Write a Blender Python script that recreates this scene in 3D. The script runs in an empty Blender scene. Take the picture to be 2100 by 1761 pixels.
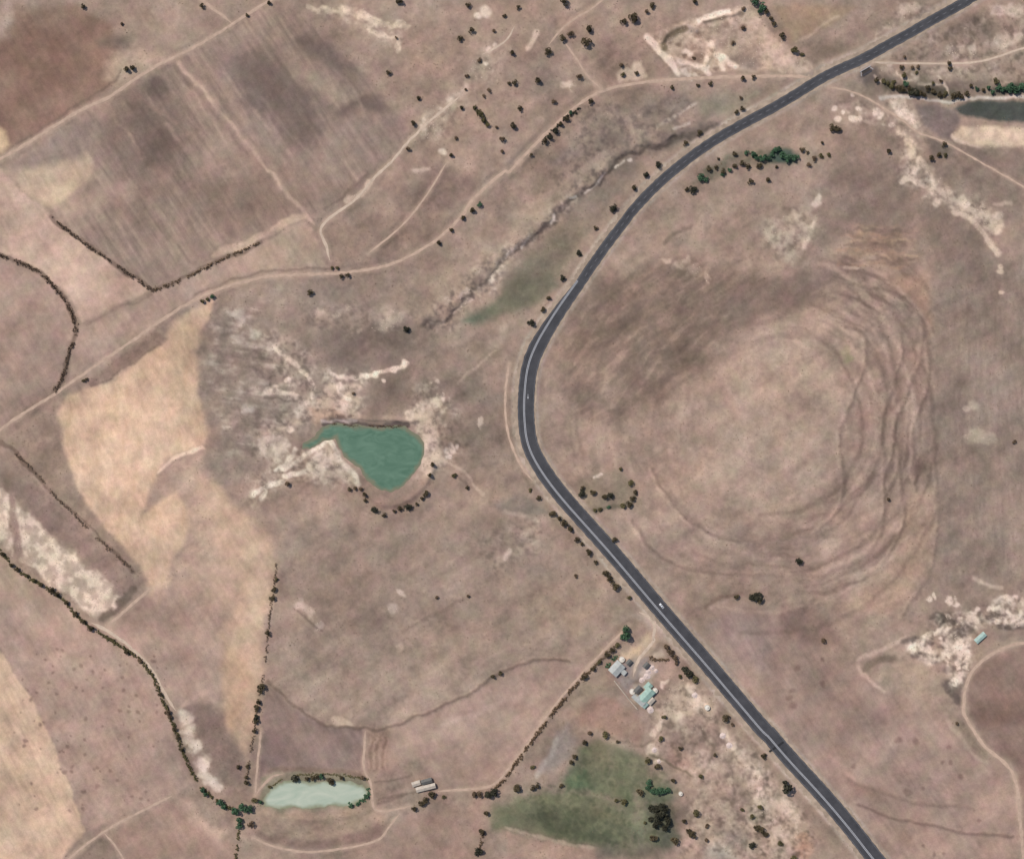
import bpy, math, random
import numpy as np
from mathutils import Vector

# ------------------------------------------------------------------ camera, world, sun, exposure
SC = bpy.context.scene
COL = SC.collection
S = 0.4389                      # metres per map unit (the view is 2099.5 x 1761 map units)
CX, CY = 1049.75, 880.5
HC = 1500.0                     # camera height above the valley floor
cam_d = bpy.data.cameras.new('camera')
cam = bpy.data.objects.new('camera', cam_d); COL.objects.link(cam)
cam.location = (0, 0, HC); cam.rotation_euler = (0, 0, 0)
cam_d.sensor_fit = 'HORIZONTAL'; cam_d.sensor_width = 36.0
cam_d.lens = 36.0 * HC / (2099.5 * S)
cam_d.clip_start = 1.0; cam_d.clip_end = 80000.0
SC.camera = cam

SUN_EL = math.radians(54)
SUN_DIR = Vector((-0.74, 0.67, 0)).normalized()          # horizontally towards the sun (upper left)
to_sun = Vector((SUN_DIR.x*math.cos(SUN_EL), SUN_DIR.y*math.cos(SUN_EL), math.sin(SUN_EL)))
world = bpy.data.worlds.new('World'); SC.world = world; world.use_nodes = True
wn = world.node_tree.nodes; wl = world.node_tree.links
sky = wn.new('ShaderNodeTexSky'); sky.sky_type = 'NISHITA'; sky.sun_disc = False
sky.sun_elevation = SUN_EL; sky.sun_rotation = math.atan2(SUN_DIR.x, SUN_DIR.y)
sky.altitude = 300; sky.dust_density = 1.5
bg = wn['Background']; wl.new(sky.outputs[0], bg.inputs['Color']); bg.inputs['Strength'].default_value = 0.10
sun_d = bpy.data.lights.new('sun', 'SUN'); sun_d.energy = 3.4; sun_d.angle = math.radians(0.5); sun_d.color = (1.0, 0.95, 0.87)
sun = bpy.data.objects.new('sun', sun_d); COL.objects.link(sun)
sun.rotation_euler = to_sun.to_track_quat('Z', 'Y').to_euler(); sun.location = (0, 0, 400)
SC.view_settings.view_transform = 'Standard'; SC.view_settings.look = 'None'
SC.view_settings.exposure = 0.0; SC.view_settings.gamma = 1.0
SC.view_settings.use_curve_mapping = False
SC.render.resolution_x = 1024; SC.render.resolution_y = 858

ALB = np.array([0.90, 0.85, 0.835])    # sunlit display colour -> surface albedo

# ------------------------------------------------------------------ helpers: map tiles, noise, painting
rng = np.random.default_rng(7); random.seed(7)
OFFX = (0, 519.5, 1039.0, 1553.1); OFFY = (0, 437.5, 875.0, 1302.1); ZK = 0.2609
def T(c, r, *pts):
    return [(OFFX[c] + p[0]*ZK, OFFY[r] + p[1]*ZK) for p in pts]
def Q(sx, sy, k, *pts):                # a closer look: source offset and zoom factor
    return [((sx + p[0]/k)/1.8286, (sy + p[1]/k)/1.8286) for p in pts]
def lin(c):
    c = np.asarray(c, float)/255.0
    return np.where(c <= 0.04045, c/12.92, ((c+0.055)/1.055)**2.4)

def axis(lo, hi, step, n, g):
    core = np.arange(lo, hi+step*0.5, step)
    grow = np.cumsum(step*g**np.arange(1, n+1))
    return np.concatenate([core[0]-grow[::-1], core, core[-1]+grow])
xs = axis(-66, 2166, 2.2, 56, 1.16)
ys = axis(-66, 1828, 2.2, 56, 1.16)
NX, NY = len(xs), len(ys)
GX, GY = np.meshgrid(xs, ys)           # rows = y (down), columns = x

def _h(ix, iy, seed):
    n = (ix.astype(np.int64)*374761393 + iy.astype(np.int64)*668265263 + seed*144665) & 0x7fffffff
    n = ((n ^ (n >> 13))*1274126177) & 0x7fffffff
    n = ((n ^ (n >> 15))*2246822519) & 0x7fffffff
    return ((n ^ (n >> 16)) & 0xffff)/65535.0
_GA = np.arange(32)*2*np.pi/32+0.1; _GC = np.cos(_GA); _GS = np.sin(_GA)
def vnoise(x, y, seed=0):
    """smooth gradient noise, about 0..1"""
    x, y = 0.8*x-0.6*y, 0.6*x+0.8*y
    ix = np.floor(x); iy = np.floor(y); fx = x-ix; fy = y-iy
    def g(ox, oy):
        h = (_h(ix+ox, iy+oy, seed)*31.99).astype(np.int64); return _GC[h]*(fx-ox)+_GS[h]*(fy-oy)
    ux = fx*fx*fx*(fx*(fx*6-15)+10); uy = fy*fy*fy*(fy*(fy*6-15)+10)
    a = g(0, 0); b = g(1, 0); c = g(0, 1); d = g(1, 1)
    return np.clip(0.5+0.80*((a*(1-ux)+b*ux)*(1-uy)+(c*(1-ux)+d*ux)*uy), 0, 1)
def fbm(x, y, scale, oct=4, seed=0, gain=0.5):
    v = 0; a = 1; t = 0
    for o in range(oct):
        v = v + a*vnoise(x/scale*2**o + 17.3*o, y/scale*2**o - 9.1*o, seed+o*31); t += a; a *= gain
    return v/t
def streak(ang, along, across, seed=0, oct=3):       # noise drawn out along a direction (degrees, y down)
    a = math.radians(ang); u = GX*math.cos(a)+GY*math.sin(a); v = -GX*math.sin(a)+GY*math.cos(a)
    return fbm(0.8*u/along+0.6*v, -0.6*u/along+0.8*v, across, oct, seed)
def ss(a, b, x):
    t = np.clip((x-a)/(b-a), 0, 1); return t*t*(3-2*t)

print('noise')
W1x = fbm(GX, GY, 60, 3, 101)-0.5; W1y = fbm(GX, GY, 60, 3, 202)-0.5
W2x = fbm(GX, GY, 14, 2, 303)-0.5; W2y = fbm(GX, GY, 14, 2, 404)-0.5
N8 = fbm(GX, GY, 9, 2, 11); N20 = fbm(GX, GY, 22, 3, 12); N60 = fbm(GX, GY, 60, 4, 13); N200 = fbm(GX, GY, 200, 4, 14)
def ridged(scale, seed):
    n1 = vnoise((GX+18*W1x+8*W2x)/scale, (GY+18*W1y+8*W2y)/scale, seed); n2 = vnoise(GX/scale*2.1+9, GY/scale*2.1, seed+7)
    return 0.68*(1-np.abs(2*n1-1))+0.32*(1-np.abs(2*n2-1))
R18 = 0.5*ridged(26, 71)+0.5*fbm(GX, GY, 34, 3, 73)*1.15; R34 = 0.5*ridged(44, 72)+0.5*fbm(GX, GY, 60, 3, 74)*1.15; N5 = fbm(GX, GY, 5.5, 1, 15)
GAX = [GX + 0*W1x, GX + 16*W1x + 5*W2x, GX + 34*W1x + 12*W2x]
GAY = [GY + 0*W1x, GY + 16*W1y + 5*W2y, GY + 34*W1y + 12*W2y]

C = np.zeros((NY, NX, 3)); C[:] = lin((158, 139, 124))
HT = np.zeros((NY, NX))
CHALK = np.zeros((NY, NX)); NOSCRUB = np.zeros((NY, NX))

def win(pts, pad):
    p = np.asarray(pts); x0, y0 = p.min(0)-pad; x1, y1 = p.max(0)+pad
    return (slice(max(0, np.searchsorted(ys, y0)-1), np.searchsorted(ys, y1)+1),
            slice(max(0, np.searchsorted(xs, x0)-1), np.searchsorted(xs, x1)+1))
def segd(px, py, a, b):
    dx, dy = b[0]-a[0], b[1]-a[1]; L = dx*dx+dy*dy+1e-9
    t = np.clip(((px-a[0])*dx+(py-a[1])*dy)/L, 0, 1)
    return np.hypot(px-a[0]-t*dx, py-a[1]-t*dy)
def poly_sd(pts, pad=30, warp=1):
    w = win(pts, pad+20); X = GAX[warp][w]; Y = GAY[warp][w]
    D = np.full(X.shape, 1e9); ins = np.zeros(X.shape, bool); n = len(pts)
    for i in range(n):
        a, b = pts[i], pts[(i+1) % n]
        D = np.minimum(D, segd(X, Y, a, b))
        if a[1] != b[1]:
            c = ((a[1] > Y) != (b[1] > Y)) & (X < (b[0]-a[0])*(Y-a[1])/(b[1]-a[1])+a[0])
            ins ^= c
    return w, np.where(ins, -D, D)
def smooth_pts(pts, n=3):
    p = [np.array(q, float) for q in pts]
    for _ in range(n):
        q = [p[0]]
        for a, b in zip(p[:-1], p[1:]): q += [a*0.75+b*0.25, a*0.25+b*0.75]
        q.append(p[-1]); p = q
    return [tuple(v) for v in p]
def resample(pts, step):
    p = np.array(pts); d = np.r_[0, np.cumsum(np.hypot(*np.diff(p, axis=0).T))]
    n = max(2, int(d[-1]/step)+1); t = np.linspace(0, d[-1], n)
    return np.c_[np.interp(t, d, p[:, 0]), np.interp(t, d, p[:, 1])]
def line_d(pts, pad, warp=0):
    pts = smooth_pts(pts, 2); w = win(pts, pad+15); D = np.full(GX[w].shape, 1e9)
    y0, x0 = w[0].start, w[1].start
    for a, b in zip(pts[:-1], pts[1:]):
        v = win([a, b], pad+10)
        vv = (slice(v[0].start-y0, v[0].stop-y0), slice(v[1].start-x0, v[1].stop-x0))
        D[vv] = np.minimum(D[vv], segd(GAX[warp][v], GAY[warp][v], a, b))
    return w, D
def mixc(w, a, col):
    C[w] = C[w]*(1-a[..., None]) + lin(col)*a[..., None]
def patch(n, amt, lo=0.42, hi=0.6):
    return 1-amt + amt*ss(lo, hi, n)
def poly(pts, col, f=6, op=1.0, warp=1, mottle=0.0, n=None, chalk=0.0, field=0.0):
    w, d = poly_sd(pts, f+20, warp); a = op*ss(f, -f, d)
    if mottle: a = a*patch((N20 if n is None else n)[w], mottle)
    mixc(w, a, col)
    if chalk: CHALK[w] = np.maximum(CHALK[w], a*chalk)
    if field: NOSCRUB[w] = np.maximum(NOSCRUB[w], ss(f, -f, d)*field)
def stroke(pts, width, col, f=3, op=1.0, warp=1, mottle=0.0, chalk=0.0, n=None):
    w, d = line_d(pts, width/2+f+14, warp); a = op*ss(width/2+f, max(0, width/2-f*0.6), d)
    if mottle: a = a*patch((N20 if n is None else n)[w], mottle)
    mixc(w, a, col)
    if chalk: CHALK[w] = np.maximum(CHALK[w], a*chalk)
def blobs(pts, col, f=1.0, op=1.0, chalk=0.0, warp=1):      # (x, y, r) soft spots
    for x, y, r in pts:
        w = win([(x, y)], r*2.2+14); d = np.hypot(GAX[warp][w]-x, GAY[warp][w]-y)
        a = op*ss(r*(1+0.55*f), r*(1-0.55*f), d); mixc(w, a, col)
        if chalk: CHALK[w] = np.maximum(CHALK[w], a*chalk)
def erode(pts, light=(214, 200, 182), dark=(112, 100, 92), amt=0.8, dk=0.5, f=14, lo=0.68, hi=0.92, chalk=0.4, R=None):
    """bare eroded ground: pale veins and darker hollows inside an outline"""
    w, d = poly_sd(pts, f+20, 2); a = ss(f, -f, d); r = (R18 if R is None else R)[w]
    mixc(w, a*dk*ss(0.54, 0.32, 0.35*N8[w]+0.65*N20[w]), dark)
    v = a*amt*0.72*ss(lo-0.10, hi+0.12, r+0.35*(N60[w]-0.5)+0.2*(N8[w]-0.5)); mixc(w, v, light)
    CHALK[w] = np.maximum(CHALK[w], v*chalk)
def TB(c, r, *pts):
    return [(OFFX[c]+p[0]*ZK, OFFY[r]+p[1]*ZK, p[2]*ZK) for p in pts]
def QB(sx, sy, k, *pts):
    return [((sx+p[0]/k)/1.8286, (sy+p[1]/k)/1.8286, p[2]/k/1.8286) for p in pts]
def ridge(pts, h, sg, warp=1):
    w, d = line_d(pts, sg*3.2, warp); HT[w] += h*np.exp(-(d/sg)**2)
def hill(x, y, sx, sy, h, ang=0, p=2.0):
    a = math.radians(ang); u = (GX-x)*math.cos(a)+(GY-y)*math.sin(a); v = -(GX-x)*math.sin(a)+(GY-y)*math.cos(a)
    HT[:] += h*np.exp(-(np.hypot(u/sx, v/sy))**p)

# ------------------------------------------------------------------ lines of the map (roads, tracks, gully, dams)
road_e = [(2680, -400)] + T(3, 0, (1730, 0), (1600, 82), (1400, 190), (1200, 305), (1000, 415), (850, 500), (620, 600), (500, 664), (300, 790), (130, 890)) \
    + T(2, 0, (1900, 995), (1650, 1135), (1430, 1292), (1200, 1485), (1010, 1690)) \
    + T(2, 1, (960, 85), (850, 225), (720, 405), (600, 585), (470, 775), (390, 905), (290, 1085), (235, 1235), (215, 1450), (215, 1600)) \
    + T(2, 2, (235, 120), (330, 300), (480, 500), (700, 745), (870, 935), (1060, 1160), (1250, 1385), (1480, 1650)) \
    + T(2, 3, (1600, 150), (1800, 385), (2096, 735)) + T(3, 3, (110, 700), (300, 925), (540, 1180), (780, 1460), (1010, 1760)) + [(2150, 2160)]
road_e = resample(smooth_pts(road_e, 3), 4.0)
tan = np.gradient(road_e, axis=0); tan /= np.hypot(*tan.T)[:, None]
nrm = np.c_[-tan[:, 1], tan[:, 0]]                     # points to the left verge (west) in map space when heading south
if nrm[len(nrm)//2][0] > 0: nrm = -nrm
arc = np.r_[0, np.cumsum(np.hypot(*np.diff(road_e, axis=0).T))]
i_w0 = int(np.argmin(np.hypot(road_e[:, 0]-1196, road_e[:, 1]-590))); i_w1 = int(np.argmin(np.hypot(road_e[:, 0]-1115, road_e[:, 1]-720)))
road_wd = np.interp(np.arange(len(road_e)), [0, i_w0, i_w1, len(road_e)-1], [21.0, 20.0, 33.5, 34.5])
road_w = road_e + nrm*road_wd[:, None]
road_c = (road_e+road_w)/2

track_main = [(-420, 1165)] + T(0, 1, (0, 1700), (200, 1560), (450, 1410), (700, 1230), (1000, 1030), (1240, 860), (1500, 690), (1780, 570), (2000, 520)) \
    + T(1, 1, (100, 495), (400, 480), (650, 475), (900, 445), (1100, 400), (1300, 300), (1450, 205), (1560, 105), (1660, 0)) \
    + T(1, 0, (1700, 1590), (1850, 1450), (2000, 1320)) + T(2, 0, (0, 1380), (150, 1210), (300, 1060), (450, 920), (560, 825), (680, 745), (800, 700), (950, 665), (1150, 640), (1400, 622), (1750, 605), (2096, 600)) \
    + T(3, 0, (150, 600), (330, 600), (440, 622))
track_nw = [(-300, 470)] + T(0, 0, (0, 1255), (200, 1140), (450, 975), (700, 830), (850, 775), (1000, 665), (1180, 545), (1350, 460), (1560, 360), (1830, 190), (1950, 110), (2096, 20)) + [(760, -120)]
track_nw2 = T(0, 0, (1820, 185), (1760, 130), (1600, 20)) + [(330, -80)]
track_ridge = T(1, 1, (600, 370), (570, 240), (515, 140), (560, 70), (650, 0)) + T(1, 0, (700, 1645), (850, 1530), (920, 1420), (1100, 1265), (1200, 1130), (1280, 1055), (1360, 975), (1500, 860), (1620, 760))
track_top = T(1, 0, (1800, 430), (1900, 380), (2000, 315)) + T(2, 0, (60, 210)) 
track_spur = T(2, 0, (330, 355), (420, 240), (530, 150), (720, 45)) + [(1290, -60)]
track_link = T(2, 0, (450, 330), (560, 480), (620, 590), (740, 700))
track_field = T(1, 0, (1520, 1275), (1400, 1480), (1280, 1650)) + T(1, 1, (1150, 120), (900, 320))
track_sw = T(0, 2, (720, 1540), (830, 1590), (1060, 1750)) + T(0, 3, (1000, 85), (1130, 180), (1230, 330), (1300, 470), (1380, 590))
track_cut = T(0, 2, (1190, 1265), (1000, 1430), (840, 1565))
track_bot = [(60, 1840)] + T(0, 3, (530, 1760), (800, 1545), (1100, 1385), (1350, 1262))
track_bot2 = T(0, 3, (815, 1550), (900, 1640), (975, 1760)) + [(300, 1860)]
track_v = T(1, 3, (60, 740), (45, 900), (20, 1150), (15, 1250))
track_dam2 = T(1, 3, (20, 1250), (80, 1170), (150, 1105), (230, 1090))
track_dam2e = T(1, 3, (880, 750), (870, 900), (862, 1055), (920, 1140), (935, 1260), (935, 1345), (985, 1390), (1150, 1362), (1230, 1340))
track_loop = T(1, 3, (1150, 1400), (1060, 1510), (1010, 1600), (850, 1652), (600, 1690), (400, 1708), (150, 1660), (0, 1590))
track_farm = T(1, 3, (1450, 1225), (1600, 1215), (1850, 1200), (1930, 1140), (2000, 1055), (2096, 935)) + T(2, 3, (200, 790), (390, 530), (600, 290), (830, 50))+ T(2, 2, (960, 1560))
track_yard = T(2, 2, (1040, 1455), (1120, 1490), (1165, 1560), (1150, 1680)) + Q(2200, 2340, 4.89, (1260, 260), (1130, 430), (960, 620), (880, 800), (850, 960))
track_east = [(2500, 1290)] + T(3, 3, (2096, 45), (1900, 110), (1760, 200), (1670, 300), (1630, 420), (1615, 600), (1640, 660), (1720, 780), (1790, 890), (1930, 980), (2020, 1100), (2050, 1250), (2062, 1450), (2085, 1650)) + [(2105, 1900)]
track_ne = T(3, 0, (900, 490), (1100, 500), (1300, 500), (1500, 505), (1750, 490), (1900, 445), (2096, 375)) + [(2350, 30)]
track_ne2 = T(3, 0, (560, 690), (720, 710), (900, 790), (1000, 860), (1150, 950), (1250, 1045), (1400, 1090), (1500, 1130), (1700, 1245), (1900, 1360), (2070, 1455)) + [(2300, 520)]
track_pad = T(2, 0, (1480, 820), (1350, 910), (1180, 980))

gully = T(2, 0, (1650, 990), (1520, 1040), (1300, 1110), (1100, 1180), (890, 1245), (860, 1330), (770, 1390), (690, 1500), (545, 1570), (380, 1730)) + T(2, 1, (340, 100), (180, 220), (120, 300), (0, 380)) + T(1, 1, (1930, 400), (1830, 520), (1750, 610), (1690, 720), (1600, 765), (1500, 835), (1380, 900))
dam1 = T(1, 2, (395, 130), (470, 60), (545, -10), (620, -25), (850, -5), (1200, 0), (1285, 45), (1340, 130), (1350, 230), (1300, 335), (1200, 430), (1130, 490), (1060, 508), (980, 490), (880, 410), (800, 310), (725, 235), (680, 160), (640, 92), (585, 100), (525, 100), (450, 165), (385, 190))
dam2 = T(1, 3, (98, 1335), (90, 1285), (130, 1205), (190, 1140), (300, 1130), (450, 1140), (600, 1150), (750, 1142), (850, 1170), (902, 1230), (890, 1285), (820, 1312), (700, 1350), (400, 1362), (200, 1366))

# ------------------------------------------------------------------ terrain heights (metres)
print('heights')
hill(1600, 850, 330, 300, 26, 0, 2.2)
hill(1560, 860, 150, 140, 5, 0, 2)
hill(250, 150, 520, 420, 15, 20)
hill(80, 1480, 420, 420, 10)
hill(900, 1250, 300, 190, 6, 10)
hill(2150, 1650, 420, 330, 9)
hill(1180, 330, 420, 110, -5, -38)
hill(2000, 190, 380, 120, -5, 5)
hill(860, 900, 170, 110, -3)
FR = ss(0, 500, np.maximum(np.maximum(-GX, GX-2100), np.maximum(-GY, GY-1760)))
HT += (N200-0.5)*5.0*(1-FR) + (fbm(GX, GY, 2500, 4, 77)-0.45)*70*FR
HT += (N60-0.5)*1.4 + (N20-0.5)*0.45
contours = [
    T(3, 1, (700, 900), (800, 920), (850, 960), (862, 1100), (840, 1230), (780, 1400), (700, 1560), (650, 1740)) + T(3, 2, (655, 120), (660, 300), (690, 470), (640, 600), (560, 740), (450, 830), (300, 870), (100, 880)) + T(2, 2, (1900, 912), (1750, 890), (1580, 830), (1460, 750), (1320, 630), (1210, 480), (1150, 330)),
    T(3, 1, (700, 560), (950, 590), (1130, 650), (1250, 760), (1290, 900), (1310, 1020), (1290, 1150), (1200, 1330), (1130, 1500), (1080, 1700)) + T(3, 2, (1110, 200), (1150, 500), (1160, 700), (1120, 860), (1030, 1030), (900, 1130), (700, 1250), (570, 1330)),
    T(3, 1, (1130, 960), (1160, 1100), (1100, 1280), (1010, 1500)) + T(3, 2, (985, 0), (990, 200), (1010, 420), (1000, 620), (960, 850), (890, 970), (730, 1100)),
    T(3, 1, (1340, 1000), (1360, 1200), (1310, 1450), (1240, 1650)) + T(3, 2, (1230, 100), (1220, 250), (1250, 480)),
    T(3, 2, (1400, 0), (1400, 400), (1432, 700), (1405, 950), (1370, 1130), (1280, 1270), (1150, 1470)),
    T(2, 2, (980, 740), (1050, 830), (1110, 920), (1220, 1020), (1330, 1100), (1440, 1130), (1700, 1165), (2060, 1175)) + T(3, 2, (180, 1165)),
    T(3, 1, (60, 760), (300, 640), (480, 560), (700, 520), (900, 490)),
    T(3, 1, (0, 870), (250, 790), (420, 730), (600, 650), (700, 620)),
    T(2, 1, (1300, 1360), (1500, 1230), (1700, 1120), (1900, 1040), (2096, 960)),
    T(2, 1, (960, 1560), (1100, 1400), (1250, 1250), (1450, 1090), (1700, 930), (2000, 800)),
]
for k, p in enumerate(contours): ridge(p, 0.34 if k < 6 else 0.12, 5)
for yy in (110, 160, 215, 270, 330, 385): ridge(T(3, 1, (740, yy+8), (900, yy), (1100, yy+6), (1250, yy+18)), 0.25, 3.2)
ridge(T(1, 3, (110, 360), (240, 480), (380, 590), (500, 670), (600, 720), (870, 745), (1020, 735), (1250, 660), (1570, 520), (1750, 400), (1880, 320), (2096, 240)) + T(2, 3, (150, 215), (290, 180), (480, 215)), 0.7, 4)
ridge(T(3, 3, (720, 1130), (830, 1185), (1100, 1280), (1400, 1340), (1700, 1360)), 0.5, 4)
ridge(T(3, 3, (780, 1320), (1050, 1430), (1300, 1490), (1700, 1560), (2000, 1570)), 0.6, 4)
# gully cut and its eroded shoulders
ridge(gully, -1.7, 6.5, 2); ridge([(x-14, y-12) for x, y in gully], 0.7, 7, 2)
# borrow pit: floor sunk inside its rim
pit = Q(2420, 40, 4.89, (330, 600), (420, 480), (620, 330), (820, 300), (1000, 330), (1230, 520), (1180, 800), (1080, 960), (850, 980), (640, 920), (430, 860), (350, 740))
w, d = poly_sd(pit, 20, 1); HT[w] += -2.6*ss(3, -12, d) + 0.9*np.exp(-((d-5)/5)**2)
ridge(Q(2420, 40, 4.89, (1080, 190), (1400, 120), (1700, 20)), 1.3, 5)
ridge(Q(2420, 40, 4.89, (1300, 780), (1450, 860), (1620, 1020)), 1.0, 5)
# road and track beds are levelled across
def level(pts, wd, f, lift=0.0):
    p = resample(pts, 3.0); hv = hgt(p[:, 0], p[:, 1]); k = 15
    hv = np.convolve(np.pad(hv, k, mode='edge'), np.ones(2*k+1)/(2*k+1), 'valid')+lift
    w = win(p, wd+f+6); best = np.full(GX[w].shape, 1e9); hh = np.zeros(GX[w].shape); y0, x0 = w[0].start, w[1].start
    for i in range(0, len(p)-1):
        v = win([p[i], p[i+1]], wd+f+4); vv = (slice(v[0].start-y0, v[0].stop-y0), slice(v[1].start-x0, v[1].stop-x0))
        d = segd(GX[v], GY[v], p[i], p[i+1]); m = d < best[vv]
        best[vv] = np.where(m, d, best[vv]); hh[vv] = np.where(m, (hv[i]+hv[i+1])/2, hh[vv])
    a = ss(wd+f, wd, best); HT[w] = HT[w]*(1-a)+hh*a
    NOSCRUB[w] = np.maximum(NOSCRUB[w], ss(wd+4, wd, best))
def hgt(x, y):
    x = np.atleast_1d(np.asarray(x, float)); y = np.atleast_1d(np.asarray(y, float))
    i = np.clip(np.searchsorted(xs, x)-1, 0, NX-2); j = np.clip(np.searchsorted(ys, y)-1, 0, NY-2)
    fx = (x-xs[i])/(xs[i+1]-xs[i]); fy = (y-ys[j])/(ys[j+1]-ys[j])
    return (HT[j, i]*(1-fx)+HT[j, i+1]*fx)*(1-fy)+(HT[j+1, i]*(1-fx)+HT[j+1, i+1]*fx)*fy
TRACKS = [('main', track_main, 8.0), ('nw', track_nw, 8.0), ('nw2', track_nw2, 7.5), ('ridge', track_ridge, 7.0), ('top', track_top, 5.0),
          ('spur', track_spur, 5.5), ('link', track_link, 5.0), ('field', track_field, 5.0), ('sw', track_sw, 8.0), ('cut', track_cut, 7.5),
          ('bot', track_bot, 6.5), ('bot2', track_bot2, 5.5), ('v', track_v, 6.0), ('dam2', track_dam2, 6.0), ('dam2e', track_dam2e, 6.5),
          ('loop', track_loop, 6.0), ('farm', track_farm, 6.5), ('yard', track_yard, 8.0), ('east', track_east, 8.5), ('ne', track_ne, 5.5), ('ne2', track_ne2, 5.0), ('verge', [(1044, 745), (1037, 790), (1035, 840), (1040, 885), (1053, 925), (1072, 962), (1092, 985)], 6.0)]
TRACKS = [(n, smooth_pts(p, 3), w_) for n, p, w_ in TRACKS]
for n, p, w_ in TRACKS: level(p, w_*0.5+2, 10)
level([tuple(v) for v in road_c], 24, 26, 0.5)
# ponds: level shore, sunk bed, raised wall
def pond(pts, wall, wall_h):
    global HT
    lvl = float(np.median(hgt([p[0] for p in pts], [p[1] for p in pts]))) - 0.6
    w, d = poly_sd(pts, 70, 1); a = ss(60, 6, d)
    bed = lvl + np.clip(d*S*0.16, -1.8, 0.9)
    HT[w] = HT[w]*(1-a)+bed*a
    if wall: ridge(wall, wall_h, 7, 0)
    return lvl
lvl1 = pond(dam1, T(1, 2, (780, 430), (860, 500), (960, 585), (1060, 620), (1180, 590), (1290, 520), (1370, 420), (1410, 320)), 2.0)
ridge(T(1, 2, (560, -80), (800, -65), (1180, -55), (1260, -40)), 1.6, 5, 0)
lvl2 = pond(dam2, T(1, 3, (60, 1400), (250, 1440), (500, 1450), (750, 1420), (900, 1370)), 1.0)
CAMCUT = 0

# ------------------------------------------------------------------ ground colours
print('colours')
# patchwork beyond the picture's edges
seeds = rng.uniform([-2200, -2200], [4400, 4000], (90, 2)); cols = lin(rng.uniform((135, 116, 102), (200, 172, 145), (90, 3))[:, [0, 1, 2]])
base_cols = []
for i in range(90):
    b = rng.uniform(0, 1); c = np.array([138, 116, 102])*(1-b)+np.array([198, 168, 140])*b
    if rng.uniform() < 0.12: c = np.array([126, 130, 102])
    base_cols.append(lin(c))
best = np.full(GX.shape, 1e18); idx = np.zeros(GX.shape, int)
for i, (sx, sy) in enumerate(seeds):
    d = np.abs(GX-sx+0.6*(GY-sy))*1.0+np.abs(GY-sy-0.5*(GX-sx))
    m = d < best; best[m] = d[m]; idx[m] = i
PW = np.array(base_cols)[idx]; a = ss(10, 60, np.maximum(np.maximum(-GX, GX-2100), np.maximum(-GY, GY-1760)))
PW = 0.5*PW+0.5*C; C[:] = C*(1-a[..., None])+PW*a[..., None]
NOSCRUB[:] = np.maximum(NOSCRUB, ss(-30, 20, np.maximum(np.maximum(-GX, GX-2100), np.maximum(-GY, GY-1760))))

SD = streak(56, 10, 12, 21); SH = streak(33, 9, 10, 22)
# upper left fields
poly([(-60, 70)] + T(0, 0, (0, 280), (120, 110), (600, 50), (870, 200), (930, 420), (900, 640), (780, 770), (400, 1000), (0, 1220)) + [(-80, 350)], (146, 120, 105), 12, field=1)
poly(T(0, 0, (150, 500), (180, 200), (420, 180), (640, 330), (620, 620), (300, 760)), (134, 106, 92), 25, 0.5)
poly(T(0, 0, (0, 40), (70, 30), (100, 160), (60, 300), (0, 320)), (166, 150, 138), 14, 0.8)
poly(T(0, 0, (100, 60), (600, 50), (720, 150), (300, 190)), (136, 118, 100), 16, 0.6)
poly(T(0, 0, (760, 330), (900, 280), (1000, 320), (1000, 380), (880, 400), (780, 390)), (122, 108, 96), 12, 0.8)
poly(T(0, 0, (820, 500), (900, 430), (1200, 400), (1360, 440), (1100, 600), (960, 680), (820, 640)), (182, 162, 140), 14, 0.7)
poly(T(0, 0, (900, 130), (1100, 60), (1560, 60), (1800, 200), (1560, 340), (1300, 460), (1150, 330)), (160, 140, 124), 18, 0.8, field=1)
poly([(-60, 250)] + T(0, 0, (0, 1010), (50, 1040), (80, 1130), (0, 1200)), (208, 182, 148), 9, 0.9)
big = T(0, 0, (60, 1330), (180, 1230), (480, 1010), (760, 860), (920, 800), (1380, 480), (1640, 330), (1860, 220)) + T(1, 0, (0, 60), (280, 60), (620, 330), (830, 560), (1000, 720), (1130, 880), (1230, 1010), (1150, 1130), (980, 1330), (780, 1480), (520, 1650), (430, 1740)) + T(0, 1, (1900, 170), (1200, 580), (560, 150), (380, 0))
poly(big, (157, 138, 124), 6, field=1)
wv, d = poly_sd(big, 20, 1); a = ss(6, -6, d)*0.5*ss(0.46, 0.68, 0.55*SD[wv]+0.45*N60[wv]); mixc(wv, a, (132, 115, 104))
a = ss(6, -6, d)*0.45*ss(0.52, 0.36, 0.55*SD[wv]+0.45*N60[wv]); mixc(wv, a, (176, 156, 138))
poly(T(0, 0, (160, 1250), (480, 1040), (760, 900), (760, 1130), (640, 1230), (300, 1330)), (147, 132, 122), 14, 0.7)
poly(T(0, 0, (280, 1530), (420, 1450), (560, 1400), (620, 1460), (400, 1620), (330, 1620)), (198, 177, 146), 10, 0.85)
poly(T(0, 0, (30, 1330), (260, 1330), (560, 1260), (700, 1270), (500, 1400), (260, 1500)), (172, 156, 140), 14, 0.7)
poly(T(0, 0, (400, 1640), (620, 1560), (820, 1440), (830, 1560), (640, 1640), (460, 1700)), (150, 136, 118), 12, 0.6)
blobs(TB(0, 0, (1190, 1070, 170), (1250, 1140, 130), (1110, 980, 90), (1250, 700, 90), (1200, 640, 70)), (120, 106, 99), 1.0, 0.5, warp=2)
poly(T(0, 0, (1660, 560), (1830, 430), (2096, 500), (2096, 1050), (1960, 880), (1850, 720)), (140, 124, 117), 22, 0.75)
poly(T(0, 0, (820, 820), (960, 900), (960, 1180), (860, 1200), (800, 960)), (172, 142, 130), 16, 0.55)
poly(T(0, 0, (1540, 560), (1720, 860), (1650, 880), (1480, 760)), (166, 138, 127), 14, 0.6)
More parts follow.
